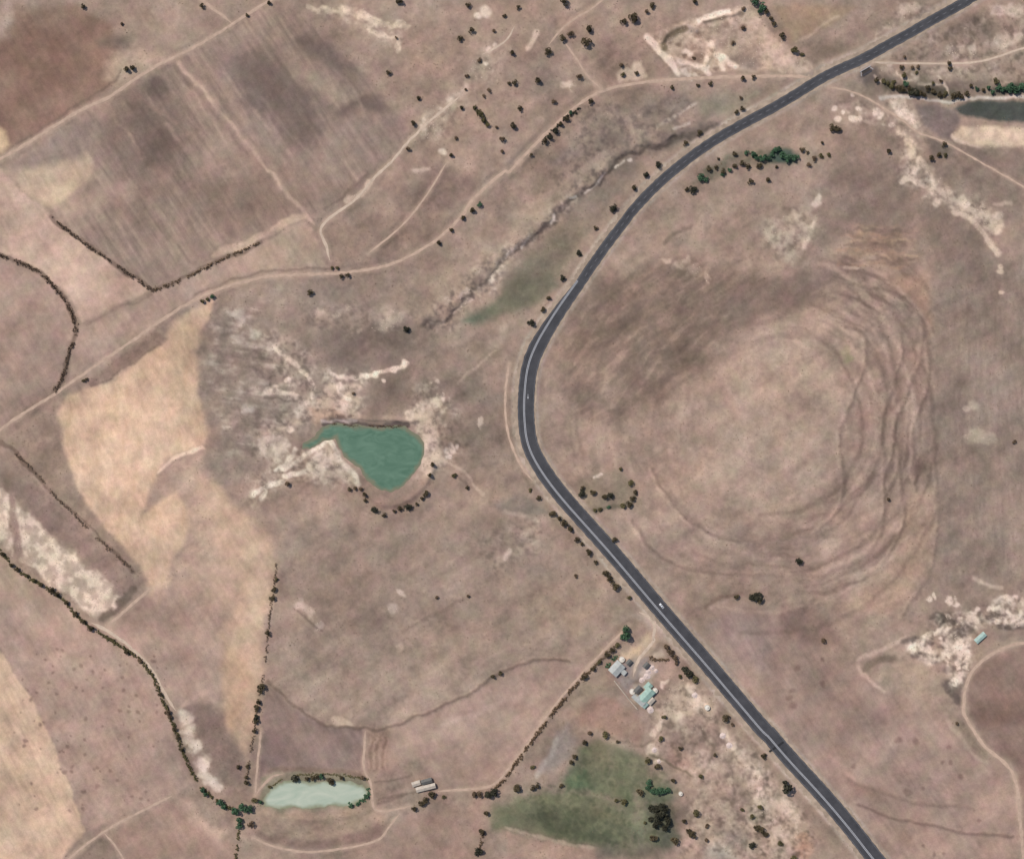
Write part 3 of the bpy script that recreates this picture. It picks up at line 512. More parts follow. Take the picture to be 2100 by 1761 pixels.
for p in (T(1, 3, (960, 1160), (1150, 1130), (1250, 1090)), T(1, 3, (980, 1330), (1150, 1260), (1300, 1230)), T(1, 3, (1000, 1290), (1200, 1240))): stroke(p, 4, (124, 108, 96), 3, 0.6)
poly(T(1, 3, (1880, 1360), (2096, 1270)) + T(2, 3, (300, 1240), (700, 1270), (950, 1400), (1020, 1520), (700, 1640), (300, 1590), (0, 1530)) + T(1, 3, (1880, 1540)), (128, 126, 100), 10, 0.9, field=0.6)
poly(T(2, 3, (200, 1330), (450, 1320), (900, 1480), (950, 1600), (700, 1640), (400, 1600), (250, 1500)), (105, 106, 86), 16, 0.75)
poly(T(2, 3, (100, 1260), (500, 1270), (900, 1400), (860, 1460), (400, 1340)), (144, 138, 108), 10, 0.6)
poly(T(2, 3, (580, 900), (720, 830), (1000, 890), (1080, 980), (1120, 1080), (1020, 1230), (960, 1320), (700, 1230), (500, 1150), (520, 1020)), (120, 120, 97), 10, 0.9, field=0.6)
poly(T(2, 3, (480, 1040), (560, 1020), (640, 1130), (560, 1220), (470, 1150)), (92, 118, 90), 10, 0.7)
poly(T(2, 3, (880, 1180), (980, 1220), (1010, 1350), (950, 1420), (900, 1290)), (88, 110, 82), 10, 0.6)
poly(T(2, 3, (680, 860), (860, 870), (880, 1040), (700, 1060)), (140, 126, 104), 16, 0.6)
poly(T(2, 3, (1080, 1130), (1280, 1180), (1330, 1280), (1200, 1330), (1050, 1280)), (88, 104, 88), 12, 0.8)
poly(T(2, 3, (1080, 1300), (1260, 1320), (1320, 1480), (1380, 1600), (1250, 1680), (1080, 1640), (1040, 1440)), (92, 94, 88), 14, 0.8)
poly(T(2, 3, (1250, 1340), (1450, 1330), (1440, 1480), (1300, 1460)), (118, 100, 92), 12, 0.7)
poly(T(2, 3, (700, 1560), (1050, 1520), (1200, 1700), (1200, 1760), (700, 1760)), (110, 108, 94), 16, 0.7)
poly(T(2, 3, (0, 1540), (330, 1620), (680, 1690), (680, 1760), (0, 1760)), (166, 140, 124), 6, 0.9)
stroke(T(2, 3, (0, 1510), (300, 1590), (660, 1680)), 6, (176, 156, 138), 3, 0.8); stroke(T(2, 3, (0, 1490), (300, 1570), (680, 1660)), 4, (126, 116, 98), 3, 0.7)
poly(T(2, 3, (550, 620), (700, 470), (860, 500), (1000, 620), (1080, 700), (1040, 850), (760, 770), (600, 700)), (157, 130, 115), 9, 0.9)
poly(T(2, 3, (380, 760), (470, 690), (560, 820), (500, 960), (330, 1060), (260, 1060), (380, 830)), (150, 142, 136), 12, 0.75)
stroke(T(2, 3, (400, 820), (330, 960), (230, 1100)), 9, (182, 174, 164), 6, 0.6)
poly(T(2, 3, (430, 540), (640, 300), (800, 330), (880, 400), (700, 460), (560, 640)), (156, 140, 120), 10, 0.7)
poly(T(1, 3, (1900, 1340), (2096, 1240)) + T(2, 3, (450, 1180), (520, 1000), (600, 900), (850, 860), (1080, 960), (1180, 1120), (1300, 1220), (1330, 1480), (1380, 1620), (1200, 1700), (700, 1660), (300, 1580), (0, 1520)) + T(1, 3, (1880, 1540)), (96, 108, 82), 24, 0.55, 2, 0.45, N20)
poly(T(2, 3, (250, 1380), (700, 1420), (950, 1560), (800, 1640), (350, 1580)), (82, 92, 70), 20, 0.5, 2)
poly(T(2, 3, (450, 1130), (600, 1080), (680, 1200), (520, 1240)), (84, 116, 84), 12, 0.6, 2)
erode(T(2, 3, (0, 1250), (450, 1150), (620, 900), (1050, 940), (1300, 1200), (1350, 1600), (900, 1700), (200, 1560)), (138, 142, 108), (86, 100, 74), 0.55, 0.5, 16, 0.6, 0.9, 0.0)
# farmyard
poly(Q(2200, 2340, 4.89, (600, 640), (900, 560), (1120, 620), (1060, 840), (860, 1040), (760, 1240), (560, 1010), (480, 900)), (150, 140, 136), 8, 0.9)
poly(Q(2200, 2340, 4.89, (860, 460), (1180, 120), (1280, 120), (1350, 240), (1140, 560), (900, 640), (640, 640), (640, 480)), (196, 174, 148), 8, 0.85)
poly(Q(2200, 2340, 4.89, (820, 400), (1000, 400), (960, 520), (820, 500)), (212, 190, 150), 7, 0.7)
poly(Q(2200, 2340, 4.89, (1160, 560), (1400, 420), (1480, 640), (1180, 630)), (188, 172, 154), 6, 0.8)
poly(Q(2200, 2340, 4.89, (1230, 720), (1600, 680), (1600, 960), (1440, 1160), (1300, 1000), (1260, 860)), (180, 152, 138), 9, 0.85)
poly(Q(2200, 2340, 4.89, (960, 860), (1160, 720), (1260, 850), (1160, 1000), (1000, 1060)), (196, 178, 168), 7, 0.85, chalk=0.5)
poly(Q(2200, 2340, 4.89, (860, 1100), (1200, 1060), (1260, 1400), (1180, 1560), (1000, 1500), (860, 1380)), (176, 174, 160), 8, 0.8)
blobs(QB(2200, 2340, 4.89, (1160, 1560, 60), (1440, 1130, 55), (1950, 1330, 120), (1900, 1230, 80)), (216, 198, 180), 0.8, 0.85, 0.6, 2)
poly(T(2, 3, (1180, 600), (1330, 380), (1550, 400), (1650, 560), (1600, 700), (1350, 640), (1180, 760)), (186, 168, 146), 14, 0.75, 2, 0.4, chalk=0.5)
blobs(TB(2, 3, (1480, 470, 40), (1430, 420, 30), (1520, 560, 40), (1350, 660, 40), (1700, 790, 42), (1750, 860, 40), (1200, 700, 35), (1150, 770, 35), (1160, 900, 40), (1190, 990, 26), (1740, 1140, 30)), (206, 190, 170), 0.9, 0.75, 0.6, 2)
poly(T(2, 3, (1280, 700), (1560, 680), (1680, 820), (1620, 1000), (1480, 1000), (1280, 850)), (148, 128, 116), 18, 0.7)
poly(T(2, 3, (1300, 870), (1480, 940), (1560, 1060), (1400, 1080), (1250, 980)), (168, 140, 124), 12, 0.7)
stroke(T(2, 3, (1130, 930), (1300, 1020), (1420, 1090), (1510, 1120), (1600, 1000), (1640, 930)), 4.5, (116, 106, 88), 3, 0.7)
stroke(T(2, 3, (740, 740), (860, 810), (1060, 880), (1200, 800), (1260, 620)), 4, (120, 108, 92), 3, 0.5)
poly(T(2, 3, (1560, 1150), (1900, 1000), (2096, 1150), (2096, 1760), (1400, 1760), (1520, 1400)), (168, 150, 132), 24, 0.7, 2, 0.3)
poly(T(2, 3, (1750, 1240), (1830, 1170), (1950, 1270), (1860, 1370), (1780, 1340)), (136, 120, 108), 7, 0.85)
poly(T(2, 3, (1380, 1620), (1480, 1580), (1560, 1760), (1300, 1760)), (186, 158, 142), 14, 0.7)
poly(T(2, 3, (1560, 1650), (1750, 1640), (1820, 1760), (1560, 1760)), (168, 162, 152), 16, 0.75)
poly(T(2, 3, (1640, 1560), (1800, 1530), (1950, 1620), (2000, 1700), (1800, 1660)), (126, 120, 110), 14, 0.75)
poly(T(2, 3, (1900, 1330), (2060, 1420), (2020, 1540), (1920, 1440)), (128, 130, 110), 12, 0.7)
blobs(TB(3, 3, (180, 1330, 55), (230, 1360, 50), (300, 1440, 40), (160, 1560, 42), (110, 1470, 32), (60, 1350, 60), (20, 1260, 40)), (212, 192, 176), 0.9, 0.8, 0.7, 2)
poly(T(3, 3, (0, 1000), (120, 1060), (330, 1330), (420, 1560), (300, 1760), (0, 1760)), (168, 150, 132), 20, 0.5, 2, 0.4)
blobs(TB(3, 3, (350, 1600, 60), (380, 1680, 60)), (168, 134, 112), 0.9, 0.7, 0, 2)
blobs(TB(3, 3, (40, 1450, 60), (190, 1640, 40)), (122, 118, 98), 0.9, 0.7, 0, 2)
# south-east field
se = T(2, 2, (1500, 1560), (1580, 1430), (1750, 1380), (2000, 1400), (2096, 1440)) + T(3, 2, (230, 1400), (400, 1560), (560, 1760)) + T(3, 3, (800, 290), (1000, 400), (1500, 640), (1620, 800), (1780, 950), (1950, 1010), (2030, 1250), (2050, 1760), (1050, 1760), (600, 1180), (200, 720), (0, 480))
poly(se, (161, 139, 126), 8, 0.95, field=1)
poly(T(2, 2, (1600, 1560), (1900, 1450), (2096, 1520)) + T(2, 3, (2096, 350), (1900, 200)), (164, 144, 136), 18, 0.6)
poly(T(3, 2, (150, 1420), (450, 1420), (640, 1600), (700, 1760)) + T(3, 3, (600, 100), (200, 0)), (140, 116, 105), 14, 0.7)
poly(T(3, 3, (800, 560), (1250, 640), (1300, 780), (1000, 760), (780, 680)), (145, 122, 112), 22, 0.6)
poly(T(3, 3, (700, 1120), (860, 1190), (1000, 1290), (760, 1240)), (146, 119, 107), 12, 0.7)
poly(T(3, 3, (1100, 1560), (1700, 1600), (2040, 1600), (2040, 1760), (1150, 1760)), (173, 147, 132), 20, 0.6)
poly(T(3, 3, (860, 300), (1200, 200), (1500, 330), (1590, 560), (1400, 620), (1050, 420)), (162, 145, 127), 12, 0.8)
stroke(T(3, 3, (720, 1130), (830, 1185), (1100, 1280), (1400, 1340), (1700, 1360)), 5, (134, 114, 102), 4, 0.5)
stroke(T(3, 3, (780, 1320), (1050, 1430), (1300, 1490), (1700, 1560), (2000, 1570)), 5, (128, 107, 97), 3.5, 0.65)
stroke(T(3, 3, (560, 960), (760, 1130)), 6, (178, 148, 136), 5, 0.5)
for k in range(5): stroke(T(3, 3, (700+k*60, 900+k*40), (1100+k*40, 1060+k*40), (1600, 1180+k*50)), 3, (150, 128, 116), 4, 0.35)
blobs(TB(3, 3, (262, 440, 26), (320, 250, 26), (520, 385, 26), (1105, 830, 26), (1240, 830, 28), (1500, 880, 20), (1455, 1010, 15), (1520, 1010, 18), (1590, 1110, 18), (750, 1030, 20), (1180, 1235, 28), (1300, 1210, 16), (1305, 1650, 16), (1380, 1720, 16), (1470, 1720, 16), (510, 190, 20), (1600, 690, 22), (1750, 1450, 16), (2030, 375, 22), (1800, 565, 18), (270, 560, 30), (240, 500, 24)), (132, 108, 99), 0.9, 0.65)
poly(T(3, 3, (1660, 320), (1800, 190), (2096, 70)) + [(2200, 1330), (2200, 1700)] + T(3, 3, (2096, 1500), (2050, 1080), (1950, 960), (1800, 850), (1680, 640), (1640, 480)), (143, 121, 109), 8, 0.95, field=1)
poly(T(3, 3, (1700, 480), (2096, 500), (2096, 680), (1760, 700)), (133, 108, 98), 22, 0.6)
poly(T(3, 3, (1750, 720), (2096, 700), (2096, 960), (1960, 940), (1820, 860)), (154, 133, 122), 16, 0.6)
poly(T(3, 3, (1500, 640), (1600, 640), (1720, 800), (1820, 950), (1760, 970), (1600, 840)), (146, 131, 114), 8, 0.8)
stroke(T(3, 3, (1490, 670), (1600, 800), (1700, 960), (1800, 990)), 6, (176, 158, 140), 4, 0.6)
poly(T(3, 3, (1460, 360), (1520, 330), (1620, 360), (1590, 560), (1540, 480)), (120, 104, 96), 7, 0.85)
stroke(T(3, 3, (1000, 440), (850, 320), (790, 280), (780, 240), (830, 180), (940, 140), (1050, 80), (1150, 10)), 7, (186, 164, 148), 4, 0.7)
stroke(T(3, 3, (850, 260), (930, 200), (1080, 180)), 12, (124, 110, 96), 5, 0.8)
# the hill
hillp = T(2, 1, (1000, 60), (1250, 420), (700, 700), (420, 980), (300, 1250), (280, 1500)) + T(2, 2, (300, 120), (500, 400), (1000, 760), (1300, 1120), (1800, 1230)) + T(3, 2, (400, 1370), (900, 1500), (1250, 1300), (1420, 900), (1420, 0)) + T(3, 1, (1390, 700), (1330, 420), (800, 250), (300, 400)) + T(2, 1, (1700, 300))
poly(hillp, (163, 142, 127), 22, 0.85)
hr_ = np.hypot((GX-1610)/1.12, GY-880); ha_ = np.arctan2(GY-880, (GX-1610)/1.12)
hb_ = np.arctan2(-(GY-880), -(GX-1610)/1.12); hw_ = ss(-0.5, 0.5, np.cos(ha_))
rotn = lambda u, v, sc, o, sd: fbm(0.8*u+0.6*v, -0.6*u+0.8*v, sc, o, sd)
ring_ = lambda k, v, sc, o, sd: hw_*rotn(ha_*k, v, sc, o, sd)+(1-hw_)*rotn(hb_*k, v, sc, o, sd+500)
SR = 0.4*ring_(34, hr_+30*W1x+5*W2x, 22, 3, 27)+0.6*fbm(0.8*(GX*0.77-GY*0.64)/6+0.6*(GX*0.64+GY*0.77+30*W1x), -0.6*(GX*0.77-GY*0.64)/6+0.8*(GX*0.64+GY*0.77+30*W1x), 14, 3, 41); SR2 = ring_(26, hr_+20*W1y+2*W2x, 15, 2, 29)
wq, d = poly_sd(hillp, 10, 1); a = 1.0*ss(20, -40, d)*ss(80, 220, hr_[wq])*(0.3+0.7*ss(-0.4, 0.5, np.cos(ha_[wq]))); mixc(wq, a*0.7*ss(0.48, 0.70, SR2[wq]), (128, 109, 97)); mixc(wq, a*0.5*ss(0.48, 0.28, SR2[wq]), (182, 158, 140))
wh, d = poly_sd(T(2, 1, (420, 900), (700, 500), (1250, 300), (2096, 480)) + T(3, 1, (500, 500), (700, 700), (0, 900)) + T(2, 1, (1600, 1150), (1200, 1500), (900, 1740), (500, 1600), (330, 1200)), 10, 1)
a = ss(20, -40, d); mixc(wh, a*0.85, (131, 114, 101)); mixc(wh, a*0.6*ss(0.5, 0.64, SR[wh]), (120, 105, 95)); mixc(wh, a*0.45*ss(0.46, 0.34, SR[wh]), (166, 144, 128))
poly(T(2, 1, (1700, 650), (2096, 520)) + T(3, 1, (300, 500), (560, 560), (300, 760), (0, 860)) + T(2, 1, (1800, 900)), (126, 110, 102), 22, 0.6)
poly(T(3, 1, (250, 400), (700, 380), (900, 480), (600, 560), (300, 600)), (128, 112, 104), 22, 0.6)
poly(T(3, 1, (30, 1050), (500, 960), (780, 1000), (800, 1250), (680, 1600)) + T(3, 2, (600, 300), (500, 650), (100, 750)) + T(2, 2, (1700, 700), (1400, 300), (1600, 0)), (176, 156, 138), 40, 0.6)
blobs(TB(3, 1, (690, 1110, 55), (720, 1120, 30)), (150, 146, 110), 0.9, 0.5, 0, 2)
blobs(TB(3, 1, (1000, 1460, 40), (1120, 1490, 40), (900, 1500, 30)), (186, 170, 150), 0.9, 0.6, 0, 2)
poly(T(3, 1, (1000, 480), (1380, 480), (1390, 900), (1330, 980), (1290, 800), (1150, 640)), (162, 132, 112), 16, 0.7)
poly(T(3, 1, (880, 940), (1050, 700), (1250, 780), (1300, 1050), (1200, 1330), (1000, 1300)), (150, 134, 120), 22, 0.6)
poly(T(3, 1, (880, 1040), (1280, 1000), (1380, 1200), (1300, 1450), (1000, 1600), (760, 1700), (860, 1300)), (162, 136, 122), 16, 0.6)
poly(T(3, 2, (700, 550), (1130, 550), (1150, 760), (900, 1060), (560, 1250), (500, 900)), (170, 146, 131), 22, 0.6)
poly(T(3, 2, (1170, 480), (1410, 480), (1430, 750), (1380, 1050), (1250, 1270), (1100, 1450), (650, 1450), (900, 1180), (1100, 980)), (176, 152, 131), 14, 0.7)
hb = T(3, 1, (740, 100), (900, 90), (1200, 120), (1270, 230), (1260, 400), (900, 420), (740, 330))
poly(hb, (148, 124, 108), 20, 0.6, 2)
for k, yy in enumerate((100, 135, 165, 215, 245, 290, 330, 365, 400)):
    stroke(T(3, 1, (750-60*(k % 3), yy+6), (950+40*(k % 2), yy-2), (1230-50*(k % 3), yy+12)), 3.5, ((180, 154, 128), (120, 100, 90), (170, 138, 116))[k % 3], 4.5, 0.55, 2, 0.4)
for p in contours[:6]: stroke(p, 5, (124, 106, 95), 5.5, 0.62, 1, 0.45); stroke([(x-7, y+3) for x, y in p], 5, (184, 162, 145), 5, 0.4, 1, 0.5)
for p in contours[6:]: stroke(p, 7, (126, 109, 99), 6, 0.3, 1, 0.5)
for k, rx in enumerate((150, 182, 212, 236, 258, 280, 302, 330, 360, 392)):
    an = np.radians(np.linspace(-75+6*(k % 3), 105-8*(k % 4), 26)); wob = 1+0.035*np.sin(3*an+k)
    arc_p = [(1585+rx*0.98*w_*math.copysign(abs(math.cos(t))**0.85, math.cos(t)), 862+rx*1.08*w_*math.sin(t)) for t, w_ in zip(an, wob)]
    stroke(arc_p, 4, (124, 105, 93) if k % 2 else (186, 162, 145), 6, 0.46, 1, 0.4)
poly(T(3, 0, (610, 1250), (1150, 1200), (1300, 1560), (1500, 1680), (1560, 1760)) + T(3, 1, (1600, 60), (1400, 300), (1300, 200), (800, 80), (500, 300), (350, 420), (200, 100)), (140, 123, 111), 22, 0.8)
poly(T(3, 0, (650, 1300), (880, 1300), (880, 1500), (640, 1500)), (138, 116, 106), 20, 0.7)
poly(T(3, 0, (640, 1000), (1000, 960), (1100, 1150), (800, 1280), (600, 1200)), (142, 124, 112), 20, 0.7)
poly(T(3, 1, (40, 240), (80, 60), (300, 0), (440, 60), (400, 250), (300, 380), (120, 360)), (176, 163, 145), 14, 0.75, 2, 0.5, chalk=0.25)
poly(T(3, 0, (350, 1500), (520, 1480), (480, 1680), (300, 1740)), (168, 156, 140), 16, 0.6, 2, 0.4)
stroke(T(3, 1, (430, 60), (400, 170), (370, 270)), 6, (198, 182, 164), 4, 0.6)
blobs(TB(3, 0, (470, 1600, 34), (475, 1560, 24)), (198, 184, 168), 0.8, 0.8, 0.5)
stroke(T(3, 1, (680, 425), (790, 428)), 6, (186, 166, 150), 3, 0.8); stroke(T(3, 1, (830, 345), (930, 350)), 7, (176, 154, 138), 4, 0.7)
blobs(TB(2, 1, (1260, 370, 35), (1350, 420, 40), (1450, 460, 50), (1400, 370, 30), (1570, 480, 30)), (184, 166, 148), 0.9, 0.6, 0.4, 2)
stroke(T(2, 1, (1240, 210), (1320, 160), (1440, 110)), 7, (112, 100, 90), 5, 0.6)
poly(T(2, 1, (1260, 200), (1450, 120), (1480, 230), (1330, 290)), (140, 128, 114), 12, 0.6)
ge = T(3, 1, (1390, 500), (1650, 350), (2096, 300)) + [(2180, 530), (2180, 1250)] + T(3, 2, (2096, 1250), (1500, 1330), (1300, 1270), (1430, 800), (1410, 0)) + T(3, 1, (1390, 1000))
poly(ge, (150, 134, 121), 30, 0.85)
SV = streak(90, 6, 9, 28); wv, d = poly_sd(ge, 5, 1); a = 0.7*ss(16, -50, d); mixc(wv, a*0.42*ss(0.50, 0.70, 0.5*SV[wv]+0.5*N20[wv]), (120, 107, 98)); mixc(wv, a*0.4*ss(0.50, 0.34, 0.5*SV[wv]+0.5*N8[wv]), (170, 154, 140))
stroke(T(3, 1, (1860, 400), (2000, 800), (2040, 1000)), 7, (160, 140, 130), 6, 0.4)
blobs(TB(3, 1, (1690, 1500, 40), (1640, 1530, 25)), (188, 172, 152), 0.8, 0.8, 0.4); blobs(TB(3, 2, (1720, 80, 70), (1800, 100, 55), (1680, 60, 30)), (182, 168, 148), 0.9, 0.7, 0.3, 2)
# chalk near the east side track
stroke(T(3, 1, (1540, 0), (1700, 50), (1760, 130), (1830, 240), (1895, 325)), 11, (206, 188, 168), 4, 0.9, 1, 0.2, 0.8)
fan = T(3, 0, (1370, 1400), (1550, 1500), (1700, 1530), (1800, 1600), (1930, 1750)) + T(3, 1, (1930, 100), (1880, 190), (1800, 120), (1700, 40), (1550, 0)) + T(3, 0, (1450, 1640), (1300, 1570))
poly(fan, (190, 174, 155), 10, 0.85, 2, 0.65, chalk=0.8)
blobs(TB(3, 1, (1890, 80, 42), (1880, 150, 30), (1912, 460, 26), (1912, 420, 18), (1925, 620, 18)), (204, 186, 164), 0.8, 0.85, 0.7)
blobs(TB(3, 0, (1400, 1600, 35), (1630, 1600, 35), (1900, 1690, 35), (600, 860, 22), (660, 890, 16), (635, 945, 22), (785, 855, 18), (750, 730, 18), (930, 880, 34), (970, 915, 26), (1065, 985, 24), (1000, 560, 26), (1040, 510, 20)), (212, 194, 178), 0.7, 0.9, 0.8)
stroke(T(3, 0, (720, 935), (800, 940)), 8, (212, 194, 178), 3, 0.9, chalk=0.8)
poly(T(3, 0, (1040, 800), (1130, 790), (1220, 900), (1255, 1000), (1180, 1000), (1130, 920), (1040, 850)), (202, 184, 165), 5, 0.95, 2, 0.3, chalk=0.8)
poly(T(3, 0, (1100, 1000), (1170, 1060), (1255, 1130), (1235, 1240), (1190, 1230), (1140, 1130)), (202, 184, 160), 5, 0.95, 2, 0.3, chalk=0.8)
for p in (T(3, 0, (1270, 1250), (1230, 1370), (1140, 1430)), T(3, 0, (1210, 1400), (1300, 1460)), T(3, 0, (1300, 1280), (1370, 1400), (1370, 1560)), T(3, 0, (1270, 1260), (1320, 1310), (1380, 1330))): stroke(p, 9, (206, 186, 168), 4, 0.9, 1, 0.2, 0.7)
poly(T(3, 0, (1270, 1360), (1350, 1350), (1340, 1420), (1290, 1430)), (130, 114, 104), 6, 0.8)
poly(T(3, 1, (1400, 200), (1500, 60), (1700, 100), (1850, 330), (1750, 450), (1450, 420)), (138, 122, 112), 18, 0.7)
# river corner, top right
poly(T(3, 0, (650, 640), (1000, 520), (1500, 520), (2096, 400)) + [(2180, 90), (2180, 260)] + T(3, 0, (2096, 760), (1600, 780), (1000, 760), (800, 720)), (158, 144, 128), 12, 0.8, 2, 0.2)
poly(T(3, 0, (860, 560), (1000, 620), (1300, 640), (1560, 650), (2096, 620), (2096, 760), (1600, 760), (1000, 750), (850, 700)), (120, 110, 100), 12, 0.8, 2, 0.3)
poly(T(3, 0, (1850, 690), (2096, 650)) + [(2200, 165), (2200, 190)] + T(3, 0, (2096, 740), (1850, 740)), (70, 78, 70), 7, 0.85)
poly(T(3, 0, (980, 630), (1250, 640), (1640, 720), (1640, 780), (1240, 770), (1000, 740)), (84, 84, 72), 9, 0.7, 2, 0.5)
poly(T(3, 0, (840, 520), (940, 540), (960, 640), (860, 660), (780, 600)), (104, 98, 94), 7, 0.7)
for p in (T(3, 0, (920, 610), (960, 660), (1000, 640)), T(3, 0, (1180, 560), (1260, 640), (1330, 660)), T(3, 0, (1100, 570), (1180, 640), (1260, 600)), T(3, 0, (1270, 655), (1440, 655)), T(3, 0, (1420, 590), (1490, 700), (1500, 740)), T(3, 0, (1800, 540), (1880, 540))): stroke(p, 4, (196, 182, 164), 3, 0.75, 1, 0.2)
riv = T(3, 0, (1540, 850), (1640, 795), (1900, 790), (2096, 800)) + [(2220, 212), (2220, 255)] + T(3, 0, (2096, 960), (1900, 955), (1700, 925), (1590, 900))
poly(riv, (76, 86, 82), 6, 0.95)
stroke(T(3, 0, (960, 770), (1200, 770), (1500, 800), (1640, 770), (2096, 770)) + [(2250, 200)], 5, (190, 184, 174), 3, 0.75)
poly(T(3, 0, (1250, 830), (1400, 820), (1560, 860), (1590, 960), (1530, 1080), (1440, 1080), (1290, 990)), (128, 114, 110), 7, 0.9)
poly(T(3, 0, (1540, 1070), (1600, 1010), (1800, 1000), (2096, 1005)) + [(2200, 262), (2200, 305)] + T(3, 0, (2096, 1165), (1800, 1150), (1620, 1135)), (202, 182, 158), 5, 0.95, 1, 0.2, chalk=0.4)
stroke(T(3, 0, (1540, 1060), (1580, 1120), (1750, 1155)), 5, (216, 194, 174), 3, 0.7)
poly(T(3, 0, (1500, 1150), (2096, 1180)) + [(2180, 310), (2180, 460)] + T(3, 0, (2096, 1500), (1750, 1300)), (140, 124, 112), 12, 0.85)
poly(T(3, 0, (1300, 1060), (1500, 1120), (1560, 1240), (1380, 1240)), (120, 112, 102), 9, 0.8)
poly(T(3, 0, (1300, 1280), (1560, 1260), (2060, 1480), (2096, 1760), (1950, 1760), (1750, 1560), (1400, 1400)), (142, 128, 116), 14, 0.7)
stroke(T(3, 0, (1860, 1602), (1990, 1600)), 6, (180, 162, 148), 3, 0.8)
poly(T(3, 0, (1500, 200), (1700, 110), (1850, 120), (1900, 330), (1650, 330), (1520, 280)), (138, 122, 110), 14, 0.75)
blobs(TB(3, 0, (1890, 80, 45), (1960, 60, 50), (2050, 80, 50), (1960, 300, 60), (2050, 290, 40), (1690, 410, 35), (1560, 400, 60)), (196, 180, 164), 0.9, 0.7, 0.5, 2)
poly(T(3, 0, (1100, 60), (1220, 30), (1300, 60), (1120, 190), (960, 270), (900, 340), (1020, 210)), (202, 182, 164), 8, 0.8, 2, 0.25, chalk=0.4)
poly(T(3, 0, (120, 60), (600, 40), (760, 60), (600, 190), (350, 300), (260, 330), (190, 180)), (164, 141, 118), 9, 0.85, field=0.8)
stroke(T(3, 0, (310, 330), (500, 200), (620, 130)), 5, (186, 162, 142), 3, 0.7)
poly(T(3, 0, (360, 350), (650, 330), (760, 380), (660, 460), (480, 440)), (132, 118, 102), 14, 0.7)
poly(T(3, 0, (460, 560), (520, 480), (680, 440), (700, 480), (560, 560)), (190, 168, 150), 8, 0.8)
# quarry
quarry = Q(2420, 40, 4.89, (0, 470), (200, 380), (420, 330), (640, 250), (900, 150), (1200, 80), (1450, 0), (1650, -100)) + T(2, 0, (1900, 30)) + T(3, 0, (10, 140), (150, 280), (300, 420), (420, 480), (470, 570)) + T(2, 0, (2096, 570), (1700, 560), (1340, 590), (1290, 530), (1200, 430), (1120, 350))
poly(quarry, (182, 160, 141), 5, 0.95, 1, 0.0, chalk=0.2)
erode(quarry, (206, 186, 168), (142, 122, 108), 0.6, 0.5, 6, 0.6, 0.82, 0.2)
poly(Q(2420, 40, 4.89, (1240, 440), (1600, 250), (1950, 400), (2100, 700), (2050, 1000), (1650, 1050), (1500, 760)), (162, 143, 128), 14, 0.5, 2)
poly(T(2, 0, (1740, 440), (1880, 400), (2010, 520), (1960, 560), (1800, 540)), (140, 124, 114), 10, 0.7)
poly(T(3, 0, (0, 180), (100, 280), (250, 420), (440, 560), (300, 560), (150, 540), (60, 380)), (208, 184, 166), 9, 0.85, 2, 0.3, chalk=0.4)
for p, wd in ((Q(2420, 40, 4.89, (20, 480), (200, 640), (300, 800), (450, 950), (600, 1160)), 11), (Q(2420, 40, 4.89, (600, 940), (850, 990), (1080, 1000), (1180, 1130)), 9), (Q(2420, 40, 4.89, (1400, 820), (1500, 900), (1640, 1030)), 9), (Q(2420, 40, 4.89, (1000, 170), (1250, 90), (1500, 10)), 9), (Q(2420, 40, 4.89, (700, 760), (820, 830)), 7), (Q(2420, 40, 4.89, (1330, 800), (1400, 830)), 11), (Q(2420, 40, 4.89, (1400, 900), (1450, 1060)), 6)):
    stroke(p, wd+1, (222, 202, 184), 4, 0.95, 1, 0.1, 0.6)
blobs(QB(2420, 40, 4.89, (730, 1110, 50), (970, 1140, 60), (1150, 570, 70), (830, 1130, 60), (200, 600, 60), (1120, 860, 60), (1230, 990, 45)), (212, 194, 178), 0.9, 0.8, 0.6, 2)
stroke(Q(2420, 40, 4.89, (360, 700), (350, 600), (430, 480), (580, 400), (760, 330)), 8, (136, 120, 92), 4, 0.75)  # rim shadow inside the pit's upper left, painted into the soil colour
for b in (QB(2420, 40, 4.89, (1810, 330, 70)), QB(2420, 40, 4.89, (1600, 610, 60)), QB(2420, 40, 4.89, (960, 430, 70)), QB(2420, 40, 4.89, (900, 890, 90), (1010, 900, 70), (720, 850, 40)), QB(2420, 40, 4.89, (860, 700, 60)), QB(2420, 40, 4.89, (1210, 730, 40)), QB(2420, 40, 4.89, (590, 640, 45), (460, 610, 28), (1440, 280, 60), (1330, 1050, 50), (1080, 1180, 30), (1730, 60, 60))):
    blobs(b, (142, 121, 106), 0.8, 0.75)
stroke(Q(2420, 40, 4.89, (1080, 205), (1250, 170), (1430, 140)), 5, (150, 130, 110), 3, 0.8)
# pads left of the quarry
poly(T(2, 0, (850, 590), (900, 540), (980, 545), (1000, 490), (1060, 490), (1095, 600), (1000, 640), (880, 650)), (200, 180, 160), 5, 0.95, chalk=0.7)
poly(T(2, 0, (430, 680), (500, 620), (540, 660), (510, 730), (450, 710)), (206, 188, 170), 6, 0.9, 2, chalk=0.6)
stroke(T(2, 0, (170, 370), (190, 320), (240, 260)), 9, (206, 184, 164), 4, 0.85, chalk=0.6)
